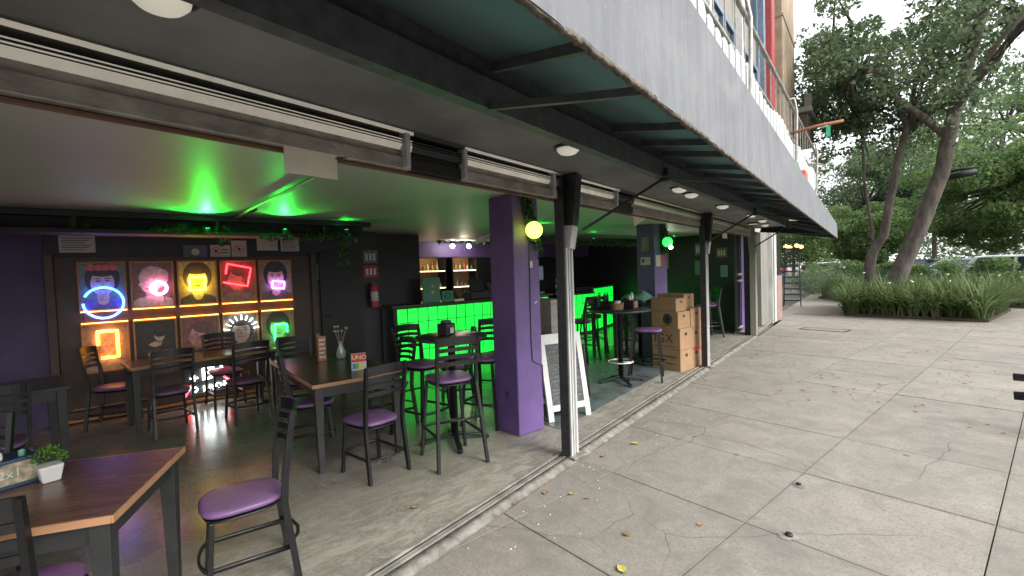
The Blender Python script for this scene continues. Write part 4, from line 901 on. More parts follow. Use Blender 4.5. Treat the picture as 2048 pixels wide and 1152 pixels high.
for k_ in range(150):
    th_, ph = random.uniform(0, 2 * PI), random.uniform(.05, 1.45); d = Vector((math.cos(th_) * math.sin(ph), math.sin(th_) * math.sin(ph), math.cos(ph))); r0 = random.uniform(.03, .062)
    c = Vector((0, 0, .085)) + d * r0; a = (d + Vector((0, 0, .2))).normalized(); s = a.cross(Vector((random.random(), random.random(), random.random()))).normalized(); nn = a.cross(s); L = random.uniform(.016, .027)
    lf.add([c, c + a * L * .5 + s * L * .32, c + a * L, c + a * L * .5 - s * L * .32, c + a * L * .5 + nn * L * .16, c + a * L * .5 - nn * L * .1], [(0, 1, 4), (1, 2, 4), (2, 3, 4), (3, 0, 4), (0, 5, 1), (1, 5, 2), (2, 5, 3), (3, 5, 0)], 0, True)
lf.build('leaves', m_pot, t)
t = thing('card_game_box', 'UNO card game box standing on the brown table', 'game box', (-4.25, 1.70, .75), R(-5))
MB().box(-.022, 0, -.068, .068, 0, .155).build('carton', [mat('box_cream', (.62, .58, .5), .5)], t, bevel=.002)
q = MB(); q.box(.0005, .002, -.066, .066, .075, .153, 0); q.add([(.0025, -.062, .09), (.0025, .062, .105), (.0025, .062, .142), (.0025, -.062, .13)], [(0, 1, 2, 3)], 1)
for i, a in enumerate((-.045, -.015, .012, .04)): q.box(.0005, .002 + i * .0003, a - .016, a + .016, .012, .065, 2 + i)
q.build('box_print', [m_red2, m_red2, mat('uno_blue', (.05, .18, .5), .5), mat('uno_green', (.1, .4, .12), .5), mat('uno_yellow', (.7, .55, .05), .5), m_paper], t)
text('lettering', 'UNO', .058, mat('cream_letter', (.8, .72, .40), .5), t, (.0032, 0, .116), (PI / 2, .06, PI / 2))
t = thing('game_carton', 'tall orange and white carton on the brown table', 'carton', (-5.02, 1.62, .75), R(-8))
MB().box(-.05, .0, -.04, .04, 0, .26).build('carton', mat('orange_carton', (.40, .13, .06), .5), t, bevel=.002); q = MB(); 
for i in range(5): q.box(.001, .002, -.03, .03 - .01 * (i % 2), .03 + i * .045, .05 + i * .045)
q.build('box_print', m_paper, t); MB().lathe([(.02, .26), (.02, .285), (.001, .287)], 12, c=(-.02, -.03, 0)).build('cap', m_teal, t)
t = thing('flower_vase', 'glass vase with dried flowers on the brown table', 'vase', (-4.98, 1.80, .75))
MB().lathe([(.035, 0), (.05, .02), (.045, .08), (.02, .15), (.025, .19)], 20).build('vase', mat('vase_glass', (.25, .28, .26), .1, spec=.7), t)
q = MB(); tips = []
for k_ in range(7):
    a = k_ * 1.9; tip = Vector((.05 * math.cos(a), .07 * math.sin(a), .30 + .02 * (k_ % 3))); tips.append(tip); q.tube([(0, 0, .1), tip * .6 + Vector((0, 0, .05)), tip], .002, 5)
q.build('stems', m_khaki, t)
for tp in tips: MB().lathe([(.002, -.012), (.017, .0), (.012, .014), (.001, .016)], 8, c=tp).build('flower_head', mat('dry_flower' + str(len(MATS)), (.35, .28, .2), .8), t)
t = thing('napkin_box', 'black condiment box with a small white label on the first round table', 'box', (-3.86, 2.42, 1.031), R(15))
MB().box(-.06, .06, -.065, .065, 0, .11).build('body', m_black, t, bevel=.006); MB().box(.061, .0625, -.01, .04, .015, .07).build('label_print', m_paper, t); MB().box(.0605, .0618, -.05, .05, .078, .10).build('label_print', m_chalk, t); MB().box(-.04, .04, -.04, .04, .108, .14).build('napkins', m_chalk, t, bevel=.01)
t = thing('napkin_box', 'black condiment box with an orange print on the tall table', 'box', (-3.93, 5.52, 1.041), R(10))
MB().box(-.07, .07, -.085, .085, 0, .12).build('body', m_black, t, bevel=.006); MB().box(.071, .0725, -.05, .05, .015, .10).build('label_print', mat('orange_print', (.45, .25, .15), .5, scale=40, col2=(.15, .07, .04)), t)
for a, h_ in ((-.04, .16), (.03, .2)): MB().lathe([(.018, .10), (.018, h_), (.006, h_ + .03)], 10, c=(0, a, 0)).build('bottle', m_paper, t)
t = thing('basket', 'small wicker basket holding tins on the tall table', 'basket', (-3.98, 5.27, 1.041))
for i in range(6): MB().tube([((.065 + .002 * i) * math.cos(2 * PI * k_ / 20), (.085 + .002 * i) * math.sin(2 * PI * k_ / 20), .008 + i * .015) for k_ in range(20)], .008, 6, closed=True).build('wicker_band', m_wick, t)
MB().lathe([(.04, .01), (.045, .12), (.001, .125)], 14).build('tin', m_paper, t)
t = thing('pepper_mill', 'dark slim pepper mill on the tall round table', 'pepper mill', (-4.32, 5.30, 1.041)); MB().lathe([(.028, 0), (.022, .05), (.018, .13), (.026, .16), (.022, .19), (.006, .20), (.016, .22), (.001, .235)], 16).build('mill', mat('mill_wood', (.03, .018, .012), .35), t)
t = thing('bottle_crate', 'low dark crate of sauce bottles on the tall round table', 'crate', (-4.22, 5.36, 1.041)); MB().box(-.08, .08, -.1, .04, 0, .06).build('crate', m_black, t)
for a in (-.06, .0): MB().lathe([(.02, .0), (.02, .12), (.008, .15), (.008, .17)], 10, c=(0, a, .061)).build('bottle', m_black, t)

# ================================================================ A-frame chalkboard and grey-wood stand
t = thing('chalkboard_sign', 'white framed sandwich chalkboard behind the first post', 'sandwich board', (-3.46, 3.70, 0), R(-14))
for side in (1, -1):
    an = -side * .20; nm = 'front_panel' if side > 0 else 'rear_panel'
    q = MB(); q.box(-.014, .014, -.27, -.205, 0, .93).box(-.014, .014, .205, .27, 0, .93).box(-.014, .014, -.204, .204, .82, .93).box(-.014, .014, -.204, .204, .10, .165).box(-.004, .006, -.204, .204, .166, .819, 1)
    fr = q.build(nm, [m_white, m_chalk], t, loc=(side * .0 + (.0 if side > 0 else -.37), 0, 0), rot=(0, an, 0), bevel=.002)
    if side > 0:
        c = MB(); rs = random.Random(2)
        for r_ in range(13):
            y = -.18 + rs.uniform(0, .04); zz = .775 - r_ * .045 + rs.uniform(-.006, .006); big = rs.random() < .3
            while y < .16:
                L = rs.uniform(.012, .07); hh = rs.uniform(.006, .012) * (1.9 if big else 1); k_ = max(3, int(L / .006))
                pts = [(.007, y + L * i / k_, zz + hh * math.sin(i * 2.3 + rs.random()) * rs.uniform(.4, 1)) for i in range(k_ + 1)]; c.tube(pts, .0014, 4); y += L + rs.uniform(.008, .03)
                if rs.random() < .12: y += .08
        c.build('chalk_writing', m_chalkw, fr)['kind'] = 'stuff'; MB().box(.0145, .016, .11, .20, .84, .93).build('red_sticker', m_red2, fr)
t = thing('host_stand', 'black stand with a grey wood grain top panel behind the chalkboard', 'stand', (-4.08, 4.0, 0))
MB().box(-.22, .22, -.12, .14, 0, .86).build('body', m_black, t); MB().box(-.21, .21, -.135, .13, .865, 1.27).build('wood_panel', m_gwood, t, bevel=.004); MB().box(-.26, -.22, -.14, -.08, 0, 1.34).build('pole', m_black, t)
vine([((-4.25, 3.98, 1.33), (.07, .07, .05), 30)], 'small plant tuft on top of the black stand', 'potted_vine', .05)

# ================================================================ cartons
def carton(x, y, z, lx, ly, lz, label, pr_=None, rz=0, red=False):
    t = thing('carton', label, 'cardboard box', (x, y, z), R(rz), 'stacked cardboard boxes by the second post')
    MB().box(-lx, 0, 0, ly, 0, lz).build('box_body', m_card, t, bevel=.004)
    q = MB(); q.box(0, .0015, ly * .40, ly * .58, lz * .66, lz * .80); q.build('hand_hole', m_black, t)
    MB().box(-lx + .01, -.01, ly * .49, ly * .51, lz + .0, lz + .002).build('lid_seam', m_cardp, t)
    if pr_ == 'text': text('carton_print', 'IGX', .20, m_cardp, t, (-lx * .58, -.0015, lz * .5), (PI / 2, 0, 0)); MB().box(-lx * .95, -lx * .2, -.0015, -.0002, lz * .12, lz * .15).build('print_line', m_cardp, t); MB().box(-lx * .9, -lx * .3, -.0015, -.0002, lz * .82, lz * .84).build('print_line', m_cardp, t)
    if pr_ == 'round': MB().lathe([(.05, 0), (.085, 0), (.085, -.0015), (.05, -.0015)], 24, c=(-lx * .38, 0, lz * .55), axis='y').lathe([(.0, 0), (.03, 0), (.03, -.0015), (.0, -.0015)], 5, c=(-lx * .38, 0, lz * .55), axis='y').build('round_print', m_cardp, t); MB().box(-lx * .6, -lx * .15, -.0015, -.0002, lz * .14, lz * .17).build('print_line', m_cardp, t)
    if pr_ == 'lines':
        q = MB(); q.box(-lx * .95, -lx * .15, -.0015, -.0002, lz * .62, lz * .68).box(-lx * .9, -lx * .5, -.0015, -.0002, lz * .46, lz * .50).box(-lx * .95, -lx * .15, -.0015, -.0002, lz * .30, lz * .34); q.build('print_line', m_cardp, t)
    if red: MB().box(-.05, .002, ly * .2, ly * .9, lz - .045, lz + .0025).build('red_tape', m_red2, t)
X1, Y1, X2, Y2 = -3.76, 6.50, -3.79, 6.85
carton(X1, Y1, 0, .50, .335, .325, 'bottom carton of the near stack printed with lines', 'lines', -3)
carton(X1, Y1, .328, .50, .33, .325, 'carton with large dark letters, second in the near stack', 'text', -2)
carton(X1 - .03, Y1, .656, .48, .32, .255, 'carton with a round emblem, third in the near stack', 'round', -4)
carton(X1 - .07, Y1 + .02, .914, .44, .30, .20, 'plain short carton on top of the near stack', None, -1)
carton(X2, Y2, 0, .5, .34, .315, 'bottom carton of the rear stack with red tape', None, -3, True)
carton(X2, Y2, .318, .5, .33, .315, 'second carton of the rear stack', None, -5)
carton(X2 + .01, Y2 + .01, .636, .5, .33, .305, 'third carton of the rear stack', None, -3)
carton(X2 - .09, Y2, .944, .48, .30, .22, 'topmost carton of the rear stack', None, 0)

# end wall notices (third bay)
notice(-5.9, 11.19, 2.02, .22, .30, 'grey photo sheet high on the end wall', 'figures', mat('photo_grey', (.25, .27, .26), .6, scale=20, col2=(.1, .1, .1)), 'y')
notice(-5.9, 11.19, 1.55, .24, .36, 'pale green sheet low on the end wall', 'x', mat('pale_green', (.10, .24, .17), .7), 'y')
notice(-5.33, 11.19, 1.90, .26, .24, 'brown red framed picture near the purple trim', 'figures', mat('brown_red', (.25, .10, .07), .6), 'y')
notice(-5.28, 11.19, 1.45, .17, .28, 'small pale framed sheet under the brown picture', 'lines', mat('pale_teal', (.25, .36, .33), .6), 'y')
notice(-6.9, 11.19, 1.8, .30, .5, 'tan poster behind the second column', 'x', mat('tan_sheet', (.33, .22, .13), .7), 'y')

# ================================================================ facade beyond the bar, upper storeys
fz = thing('gate', 'grey metal gate in the recess beyond the cream post', 'gate', W(-2.2, 12.2, 0), RF)
MB().box(-.28, -.24, -.55, .72, .05, 2.5).build('gate_sheet', mat('gate_grey', (.06, .065, .07), .5, .3), fz)
for i in range(9): MB().box(-.23, -.20, -.52 + i * .15, -.495 + i * .15, .05, 2.45).build('gate_bar', m_steel, fz)
for z_ in (.12, 1.2, 1.35, 2.3): MB().box(-.235, -.195, -.53, .70, z_, z_ + .05).build('cross_rail', m_galv, fz)
MB().box(-.3, .12, -.55, .72, 0, .045).build('step', m_kerb, fz)
t = thing('building_wall', 'cream rendered wall and pilasters beyond the metal gate', 'wall', W(-2.1, 13.6, 0), RF)
MB().box(-.5, -.05, -.62, .40, 0, 3.4).build('render', m_cream, t); MB().box(-.5, .06, .405, 1.05, 0, 3.4).build('pilaster', m_zinc, t, bevel=.01); MB().box(-.4, .07, 1.06, 1.9, 0, 1.25).build('pink_base', m_pink, t); MB().box(-.5, .03, 1.06, 2.0, 1.253, 3.4).build('dark_shutter', m_steel, t)
for i in range(7): MB().box(.06 + .001 * i, .066 + .001 * i, .45 + .07 * i, .48 + .07 * i, .02, 3.3).build('groove', m_cream, t) if i < 3 else None
MB().box(-.42, .0, -.62, 1.05, .0, .06).build('step', m_kerb, t)

ub = thing('building', 'old building front above the awning with red column and balcony', 'building', W(-2.1, 0, 2.72), RF)
MB().box(-9, -.05, -6, 17.4, .0, 12).build('wall', m_cream, ub)
MB().box(-.049, .25, 14.9, 17.4, .0, 12).build('pilaster', m_stone, ub, bevel=.03)
MB().box(-.049, .16, 13.8, 14.2, .0, 12).build('column', m_red, ub, bevel=.03)
for i in range(6): MB().box(-.048, .27, 14.88, 17.42, 1.6 + i * 2.0, 1.66 + i * 2).build('stone_joint', m_stone, ub)
for v in (1.2, 3.6, 6.0, 8.4, 10.8):
    for z_ in (.5, 4.3, 8.1):
        fr = MB(); fr.box(-.048, .02, v, v + .10, z_, z_ + 3).box(-.048, .02, v + 1.7, v + 1.8, z_, z_ + 3).box(-.048, .02, v + .101, v + 1.699, z_ + 2.9, z_ + 3).box(-.048, .02, v + .85, v + .93, z_, z_ + 2.899); f_ = fr.build('window_frame', m_blueg, ub)
        MB().box(-.047, -.02, v + .10, v + 1.70, z_, z_ + 2.9).build('pane', m_glass, f_)
    MB().box(-.049, .12, v + 1.95, v + 2.2, .0, 12).build('pier', m_white if v < 9 else m_blueg, ub)
bl = thing('balcony', 'steel balcony railing with white letter boards above the awning', 'balcony', W(-1.0, 0, 2.80), RF)
MB().box(-1.05, .1, -3, 12.2, -.02, .03).build('deck', m_galv, bl)
for z_, r_ in ((1.15, .025), (.66, .018), (.12, .015)): MB().tube([(.08, -3, z_), (.08, 12.2, z_)], r_, 8).build('rail', m_galv, bl)
for i in range(30): MB().box(.07, .082, 1.2 + i * .37, 1.212 + i * .37, .66, 1.15).build('baluster', m_galv, bl)
rs = random.Random(4)
m_pick = mat('white_picket', (.42, .44, .45), .6, var=.12, scale=6); m_lime = mat('lime_plate', (.05, .26, .07), .5)
v = 1.3
while v < 11.8:
    L = .17; h_ = .56 + .05 * math.sin(v * 3)
    q = MB(); q.prism([(v, .04), (v + L, .04), (v + L, .04 + h_ - .04), (v + L * .75, .04 + h_), (v + L * .25, .04 + h_), (v, .04 + h_ - .04)], .105, .125, M=Matrix(((0, 0, 1, 0), (1, 0, 0, 0), (0, 1, 0, 0), (0, 0, 0, 1)))); q.build('picket', m_pick, bl, bevel=.004)
    v += L + .045
for v0, rr_ in ((2.9, .42), (8.2, .5)):
    q = MB(); q.prism([(v0 + rr_ * math.cos(2 * PI * i / 20), .12 + .20 * math.sin(2 * PI * i / 20)) for i in range(20)], .13, .145, M=Matrix(((0, 0, 1, 0), (1, 0, 0, 0), (0, 1, 0, 0), (0, 0, 0, 1)))); q.build('oval_plate', m_lime, bl)
for v0 in (4.6, 7.9, 11.2): MB().tube([(.08, v0 + .0, 1.15), (.14, v0 + .06, 1.18), (.17, v0 + .1, 1.0), (.16, v0 + .1, .3), (.08, v0 + .08, .05)], .018, 8).build('curved_post', m_galv, bl)
t = thing('red_banner', 'orange red box at the far end of the balcony', 'sign', W(-.92, 8.9, 2.86), RF); MB().box(.02, .12, -.18, .18, 0, .2).build('box', mat('orange_red', (.55, .10, .04), .5), t, bevel=.01)
t = thing('balcony', 'weathered stone balcony on the corner beyond the red column', 'balcony', W(-1.95, 17.5, 6.1), RF)
MB().box(-.2, .60, -.8, 1.2, 0, .16).build('slab', m_cream, t, bevel=.03); MB().box(-.1, .5, -.7, 1.1, -.75, -.003).build('corbel', mat('dark_stone', (.10, .075, .06), .9, var=.3), t, bevel=.05); MB().box(.40, .58, -.7, 1.1, .163, .55).build('parapet', m_cream, t, bevel=.02)
t = thing('flag_pole', 'rusty pole with a small green tag sticking out over the pavement', 'pole', W(-.90, 8.0, 3.50), RF)
MB().tube([(-.1, -.0, -.02), (.30, .0, .03), (.62, .05, .05)], .022, 8).build('pole', m_rust, t); MB().box(.42, .47, .0, .01, -.14, .01).build('green_tag', mat('tag_green', (.03, .42, .2), .5), t); MB().tube([(.28, .0, .03), (.36, .0, -.0), (.44, 0, .01)], .006, 6).build('string', m_galv, t)

# ================================================================ things on the pavement
def mh(x, y, lx, ly, label):
    t = thing('access_cover', label, 'access cover', (x, y, .0), R(-2)); h = .006
    for a in ((-lx / 2, lx / 2, -ly / 2, -ly / 2 + .04), (-lx / 2, lx / 2, ly / 2 - .04, ly / 2), (-lx / 2, -lx / 2 + .04, -ly / 2 + .041, ly / 2 - .041), (lx / 2 - .04, lx / 2, -ly / 2 + .041, ly / 2 - .041)): MB().box(*a, -.02, h).build('frame_bar', m_rubber, t)
    MB().box(-lx / 2 + .045, lx / 2 - .045, -ly / 2 + .045, ly / 2 - .045, -.02, .005).build('cover', m_slab, t)
mh(-3.62, 12.65, .95, .46, 'nearer rectangular cover set in the pavement'); mh(-4.95, 16.1, .9, .5, 'farther rectangular cover set in the pavement')
def anchor(x, y, label, s=1):
    t = thing('cut_anchor', label, 'anchor stub', (x, y, .002), random.uniform(0, 3))
    q = MB(); n = 18; vs = [(0, 0, .006)] + [((.055 + .02 * random.random()) * s * math.cos(2 * PI * i / n), (.04 + .012 * random.random()) * s * math.sin(2 * PI * i / n), .0015) for i in range(n)]; q.add(vs, [(0, i + 1, (i + 1) % n + 1) for i in range(n)]); q.build('mortar_patch', m_kerb, t)
    MB().lathe([(.022 * s, .004), (.020 * s, .016), (.008, .018)], 12).build('bolt_stub', m_black, t)
anchor(-1.04, 2.96, 'nearer sawn bolt in a white patch on the pavement'); anchor(-1.23, 3.70, 'farther sawn bolt in a white patch on the pavement', .8)
def litter(x, y, z, m, s, label, name='fallen_leaf'):
    q = MB(); rz = random.uniform(0, 6.28); n = 7; L = .035 * s; vs = []
    for i in range(n):
        a = i / (n - 1); wd = math.sin(PI * a) * L * .32; zz = .004 + .010 * math.sin(PI * a) * random.uniform(.4, 1.2); vs += [((a - .5) * L, -wd, zz + .005 * random.random()), ((a - .5) * L, 0, zz * .5), ((a - .5) * L, wd, zz + .003)]
    q.add(vs, [(i * 3 + k_, (i + 1) * 3 + k_, (i + 1) * 3 + k_ + 1, i * 3 + k_ + 1) for i in range(n - 1) for k_ in (0, 1)], 0, True)
    o = q.build(name, m, None, (x, y, z), rz); tag(o, label, 'leaf', 'fallen leaves on the ground'); return o
for x, y, m, s, lb in ((-1.52, 1.99, m_yleaf, 2.2, 'largest yellow green leaf near the bottom edge of the pavement'), (-1.70, 2.28, m_bleaf, 1.5, 'curled brown leaf beside the biggest yellow one'), (-2.53, 3.55, m_yleaf, 2, 'yellow leaf on the kerb side past the first post'), (-2.55, 3.12, m_bleaf, 1.3, 'brown leaf at the foot of the first post'),
                       (-2.42, 2.3, m_bleaf, 1.5, 'tan leaf lying against the concrete lip'), (-2.28, 2.42, m_yleaf, 1.2, 'small yellow leaf left of the pale crack'), (-2.16, 2.45, m_bleaf, 1.0, 'narrow orange leaf by the pale crack'), (-2.45, 2.05, m_bleaf, .9, 'tiny leaf on the lip near the track'), (-2.9, 1.5, m_bleaf, 1.6, 'orange brown scrap on the indoor concrete floor'), (-1.45, 2.7, m_bleaf, 1.3, 'dark twig like leaf in the middle of the slab')):
    litter(x, y, .002, m, s, lb)
cr_ = MB(); rs = random.Random(9)
for k_ in range(150):
    v = rs.uniform(.5, 9); u = -1.90 + abs(rs.gauss(0, .30)); p = W(u, v, .002); s = rs.uniform(.003, .009); n = 5
    cr_.add([(p.x, p.y, .002 + s * .5)] + [(p.x + s * math.cos(2 * PI * i / n) * rs.uniform(.6, 1.2), p.y + s * math.sin(2 * PI * i / n) * rs.uniform(.6, 1.2), .001) for i in range(n)], [(0, i + 1, (i + 1) % n + 1) for i in range(n)])
tag(cr_.build('crumbs', m_paper), 'tiny pale crumbs scattered along the pavement edge', 'crumbs', kind='stuff')
cr_ = MB()
for k_ in range(420):
    x, y = rs.uniform(-4.5, 0), rs.uniform(6, 16)
    if Uof(x, y) < -1.8: continue
    s = rs.uniform(.012, .035); n = 5
    cr_.add([(x, y, .010)] + [(x + s * math.cos(2 * PI * i / n) * rs.uniform(.5, 1.2), y + s * .6 * math.sin(2 * PI * i / n), .003) for i in range(n)], [(0, i + 1, (i + 1) % n + 1) for i in range(n)])
tag(cr_.build('leaf_litter', m_bleaf), 'small dry leaf bits sprinkled over the far pavement', 'leaf litter', kind='stuff')
t = thing('bicycle_rack', 'black steel tube stand poking in at the right edge of the picture', 'rack', (.27, 6.25, 0))
MB().tube([(-.56, .02, .49), (-.3, 0, .50), (.3, 0, .5), (.34, 0, .45), (.34, 0, 0)], .035, 12).build('upper_tube', m_steel, t); MB().tube([(-.56, .1, .30), (-.2, .1, .33), (.34, 0, .33)], .04, 12).build('lower_tube', m_rubber, t); MB().tube([(.34, -.3, .02), (.34, .3, .02)], .03, 10).build('foot', m_steel, t)

# ================================================================ planting beds
def inpoly(x, y, P):
    r_ = False
    for i in range(len(P)):
        (x0, y0), (x1, y1) = P[i], P[i - 1]
        if (y0 > y) != (y1 > y) and x < (x1 - x0) * (y - y0) / (y1 - y0) + x0: r_ = not r_
    return r_
def bed(P, n, hmax, label, seed, flowers=8):
    t = thing('planting_bed', label, 'planting bed', (0, 0, 0)); rs = np.random.default_rng(seed)
    MB().prism(P, -.1, .05).build('soil', m_soil, t)
    kb_ = MB()
    for i in range(len(P)):
        a, b_ = Vector((*P[i], .03)), Vector((*P[(i + 1) % len(P)], .03)); kb_.bar(a, b_, .10, .09)
    kb_.build('edging', m_soil, t)
    xs_ = [p[0] for p in P]; ys_ = [p[1] for p in P]; clump = []
    while len(clump) < n // 16:
        x, y = rs.uniform(min(xs_), max(xs_)), rs.uniform(min(ys_), max(ys_))
        if inpoly(x, y, P): clump.append((x, y, rs.uniform(.72, 1.1)))
    V, F = [], []; S = 4
    for (cx, cy_, sc) in clump:
        for _ in range(16):
            a = rs.uniform(0, 2 * PI); L = hmax * sc * rs.uniform(.65, 1.15); lean = rs.uniform(.2, 1.5); wd = rs.uniform(.009, .019)
            dx, dy = math.cos(a), math.sin(a); o = len(V)
            for s in range(S + 1):
                q = s / S; r_ = L * lean * (q ** 1.7) * .75; z_ = .04 + L * (q - .42 * lean * q ** 2.4); ww = wd * (1 - q ** 3) + .001
                px, py = cx + dx * r_ + dx * .03, cy_ + dy * r_ + dy * .03
                V += [(px - dy * ww, py + dx * ww, z_), (px + dy * ww, py - dx * ww, z_)]
            F += [(o + 2 * s, o + 2 * s + 1, o + 2 * s + 3, o + 2 * s + 2) for s in range(S)]
    me = bpy.data.meshes.new('strap_plants'); me.from_pydata(V, [], F); me.materials.append(m_strap); o = link('strap_plants', me, t); o['kind'] = 'stuff'
    for k_ in range(flowers):
        cx, cy_, sc = clump[k_ * 3 % len(clump)]; z_ = hmax * rs.uniform(.75, 1.05)
        q = MB(); q.tube([(cx, cy_, .1), (cx + .03, cy_, z_)], .006, 5, 1)
        for j in range(6): a = j * 1.05; q.add([(cx + .03, cy_, z_), (cx + .03 + .05 * math.cos(a), cy_ + .05 * math.sin(a), z_ + .03), (cx + .03 + .035 * math.cos(a + .6), cy_ + .035 * math.sin(a + .6), z_ + .045)], [(0, 1, 2)], 0)
        q.build('white_flower', [m_white, m_strap], t)
bed([(-4.07, 16.1), (-1.2, 15.95), (-1.0, 19.4), (-4.9, 19.4)], 12000, 1.18, 'near planting bed of strap leaved plants round the tree trunks', 1, 9)
bed([(-6.75, 23.0), (-4.5, 20.6), (-1.6, 21.4), (-2.0, 25.2), (-7.0, 26.5)], 5000, 1.15, 'farther planting bed left along the pavement', 2, 4)
bed([(-1.1, 20.6), (2.8, 20.4), (2.8, 24.4), (-1.2, 24.8)], 4500, 1.1, 'planting bed at the right edge beyond the paved gap', 3, 4)
t = thing('hedge', 'clipped dark hedge along the pavement beyond the beds', 'hedge', (-8.2, 29, 0))
leaves('leaves', [((0 + .5 * math.sin(i), -3 + i * .6, .55), (1.3, .6, .65), 900) for i in range(14)], .09, m_leafd, t, shell=.3); MB().tube([(-.6, -2, 0), (-.6, -2, .5)], .03, 6).build('stem', m_bark, t)

# ================================================================ trees
def tree(label, loc, trunks, clumps, size, m, seed, name='tree', per=None, limbs=True, shell=.35, cat='tree'):
    t = thing(name, label, cat, loc); L = Vector(loc)
    for i, (pts, r0, r1) in enumerate(trunks):
        pts = [Vector(p) for p in pts]; n = len(pts); fine = []
        for k_ in range(n - 1):
            for s in range(4): q = s / 4; fine.append(pts[k_].lerp(pts[k_ + 1], q) + Vector((random.uniform(-.5, .5), random.uniform(-.5, .5), 0)) * r0 * .12)
        fine.append(pts[-1]); N_ = len(fine); MB().tube(fine, [r0 + (r1 - r0) * (k_ / (N_ - 1)) ** .8 for k_ in range(N_)], 12).build('trunk', m_bark, t)
    tips = [Vector(p[0][-1]) for p in trunks]
    if limbs:
        lb_ = MB(); rs = random.Random(seed)
        for c, r_, k_ in clumps:
            if rs.random() < .55:
                c = Vector(c); tp = min(tips, key=lambda q: (q - c).length); md = tp.lerp(c, .5) + Vector((rs.uniform(-.3, .3), rs.uniform(-.3, .3), rs.uniform(-.1, .4)))
                lb_.tube([tp - Vector((0, 0, .2)), md, c], [.07, .045, .015], 6)
        lb_.build('branches', m_bark, t)
    leaves('crown', clumps, size, m, t, shell=shell, aspect=.55); return t
def blob(c, r_, n, k_, cr__, seed, keep=None):
    rs = np.random.default_rng(seed); out = []
    while len(out) < n:
        d = rs.normal(size=3); d /= np.linalg.norm(d); p = np.array(c) + d * (rs.random() ** .4) * np.array(r_)
        if keep and not keep(*p): continue
        s = cr__ * rs.uniform(.6, 1.3); out.append((tuple(p), (s, s, s * .62), int(k_ * rs.uniform(.6, 1.3))))
    return out
tree('big leaning tree with a thick grey trunk in the near bed', (-3.4, 18, 0),
     [([(0, 0, 0), (.15, 0, 1.0), (.75, 0, 2.7), (1.15, 0, 3.95), (1.35, -.1, 5.2), (1.8, -.3, 7.1), (2.3, -.6, 9)], .27, .12),
      ([(1.2, 0, 4.2), (1.5, .4, 6), (2.6, .8, 8.2)], .17, .07), ([(1.3, 0, 5.0), (.3, -.4, 6.2), (-.8, -.8, 7.4)], .13, .05), ([(1.35, -.1, 5.6), (2.6, -1.4, 6.8), (3.6, -2.4, 8)], .12, .05)],
     blob((1.0, -.5, 7.6), (3.4, 3.4, 3.0), 72, 250, .75, 21, lambda x, y, z: z > 4.6 + .25 * (x - 1) or x > 2.2), .13, m_leafd, 1)
tree('slimmer forked tree left of the big leaning trunk', (-3.95, 18.2, 0),
     [([(0, 0, 0), (-.02, 0, 1.3), (.1, 0, 1.9), (.35, 0, 2.35), (.5, 0, 3.3), (.68, 0, 4.5), (.95, 0, 5.6)], .17, .09), ([(.12, 0, 2.0), (.0, 0, 3.0), (-.12, 0, 4.0), (-.2, 0, 5.8)], .055, .03)],
     blob((-.4, .6, 6.9), (2.7, 3.0, 2.5), 70, 260, .62, 22, lambda x, y, z: z > 4.8 and x > -2.3 + (z - 6) * .34), .12, m_leafd, 2)
tree('round clipped tree behind the forked trunk', (-4.9, 22.5, 0), [([(0, 0, 0), (.05, 0, 1.6)], .12, .08)], blob((0, 0, 2.75), (1.45, 1.45, 1.2), 70, 620, .45, 23), .085, m_leafm, 3, limbs=False)
tree('broad bright leaved tree at the right edge', (-.6, 24.0, 0), [([(0, 0, 0), (.1, 0, 2), (.2, 0, 4)], .16, .08)], blob((-.5, .0, 3.9), (2.9, 2.0, 2.3), 95, 560, .62, 24), .11, m_leafm, 4)
tree('feathery tall tree beyond the road at the right', (-2.5, 38, 0), [([(0, 0, 0), (0, 0, 5), (.4, 0, 9)], .25, .1)], blob((1, 0, 8), (6, 3, 5), 70, 330, 1.0, 25), .2, m_leafm, 5)
tree('tall dark tree straight above the pavement end', (-9.5, 44, 0), [([(0, 0, 0), (0, 0, 3), (-.3, 0, 6)], .25, .1)], blob((.5, 0, 6.4), (5.5, 3, 3.9), 75, 480, 1.1, 26), .2, m_leafd, 6)
tree('pale leafy tree at the end of the pavement', (-17.5, 52, 0), [([(0, 0, 0), (0, 0, 3)], .2, .1)], blob((0, 0, 3.8), (4, 3, 3.0), 70, 420, 1.0, 27), .18, m_leafl, 7)
tree('yellow green tree between the trunks across the road', (-8, 60, 0), [([(0, 0, 0), (0, 0, 6)], .25, .1)], blob((0, 0, 7), (8, 4, 5), 64, 330, 1.5, 28), .3, m_leafl, 8)
tree('large tree farther right across the road', (4, 62, 0), [([(0, 0, 0), (0, 0, 6)], .25, .1)], blob((0, 0, 8), (9, 4, 6.5), 70, 320, 1.6, 29), .3, m_leafm, 9)
for bx, by, bz, lb in ((-9.6, 34, .7, 'rounded shrub left of the hedge end'), (-5.6, 30.5, .9, 'leafy shrub behind the farther bed'), (-3.4, 27.0, .8, 'shrub hiding the lower half of the parked cars'), (-1.4, 26.0, .8, 'shrub in front of the white car at the right'), (.6, 25.8, .85, 'shrub at the right edge before the white car'), (-13.2, 44, .9, 'shrub by the far end of the pavement')):
    tree(lb, (bx, by, 0), [([(0, 0, 0), (0, 0, .5)], .04, .03)], blob((0, 0, bz), (1.1, .9, .65), 16, 380, .42, int(by * 10)), .09, m_leafm, int(by), 'shrub', limbs=False, cat='shrub')
fw = leaves('far_trees', [((-60 + i * 5, 95 + 6 * math.sin(i * 2.1), 4.5 + 2 * math.sin(i)), (5, 4, 5.5), 1300) for i in range(26)], .6, m_leafd); tag(fw, 'dark far off wall of trees closing the street', 'trees', kind='stuff')
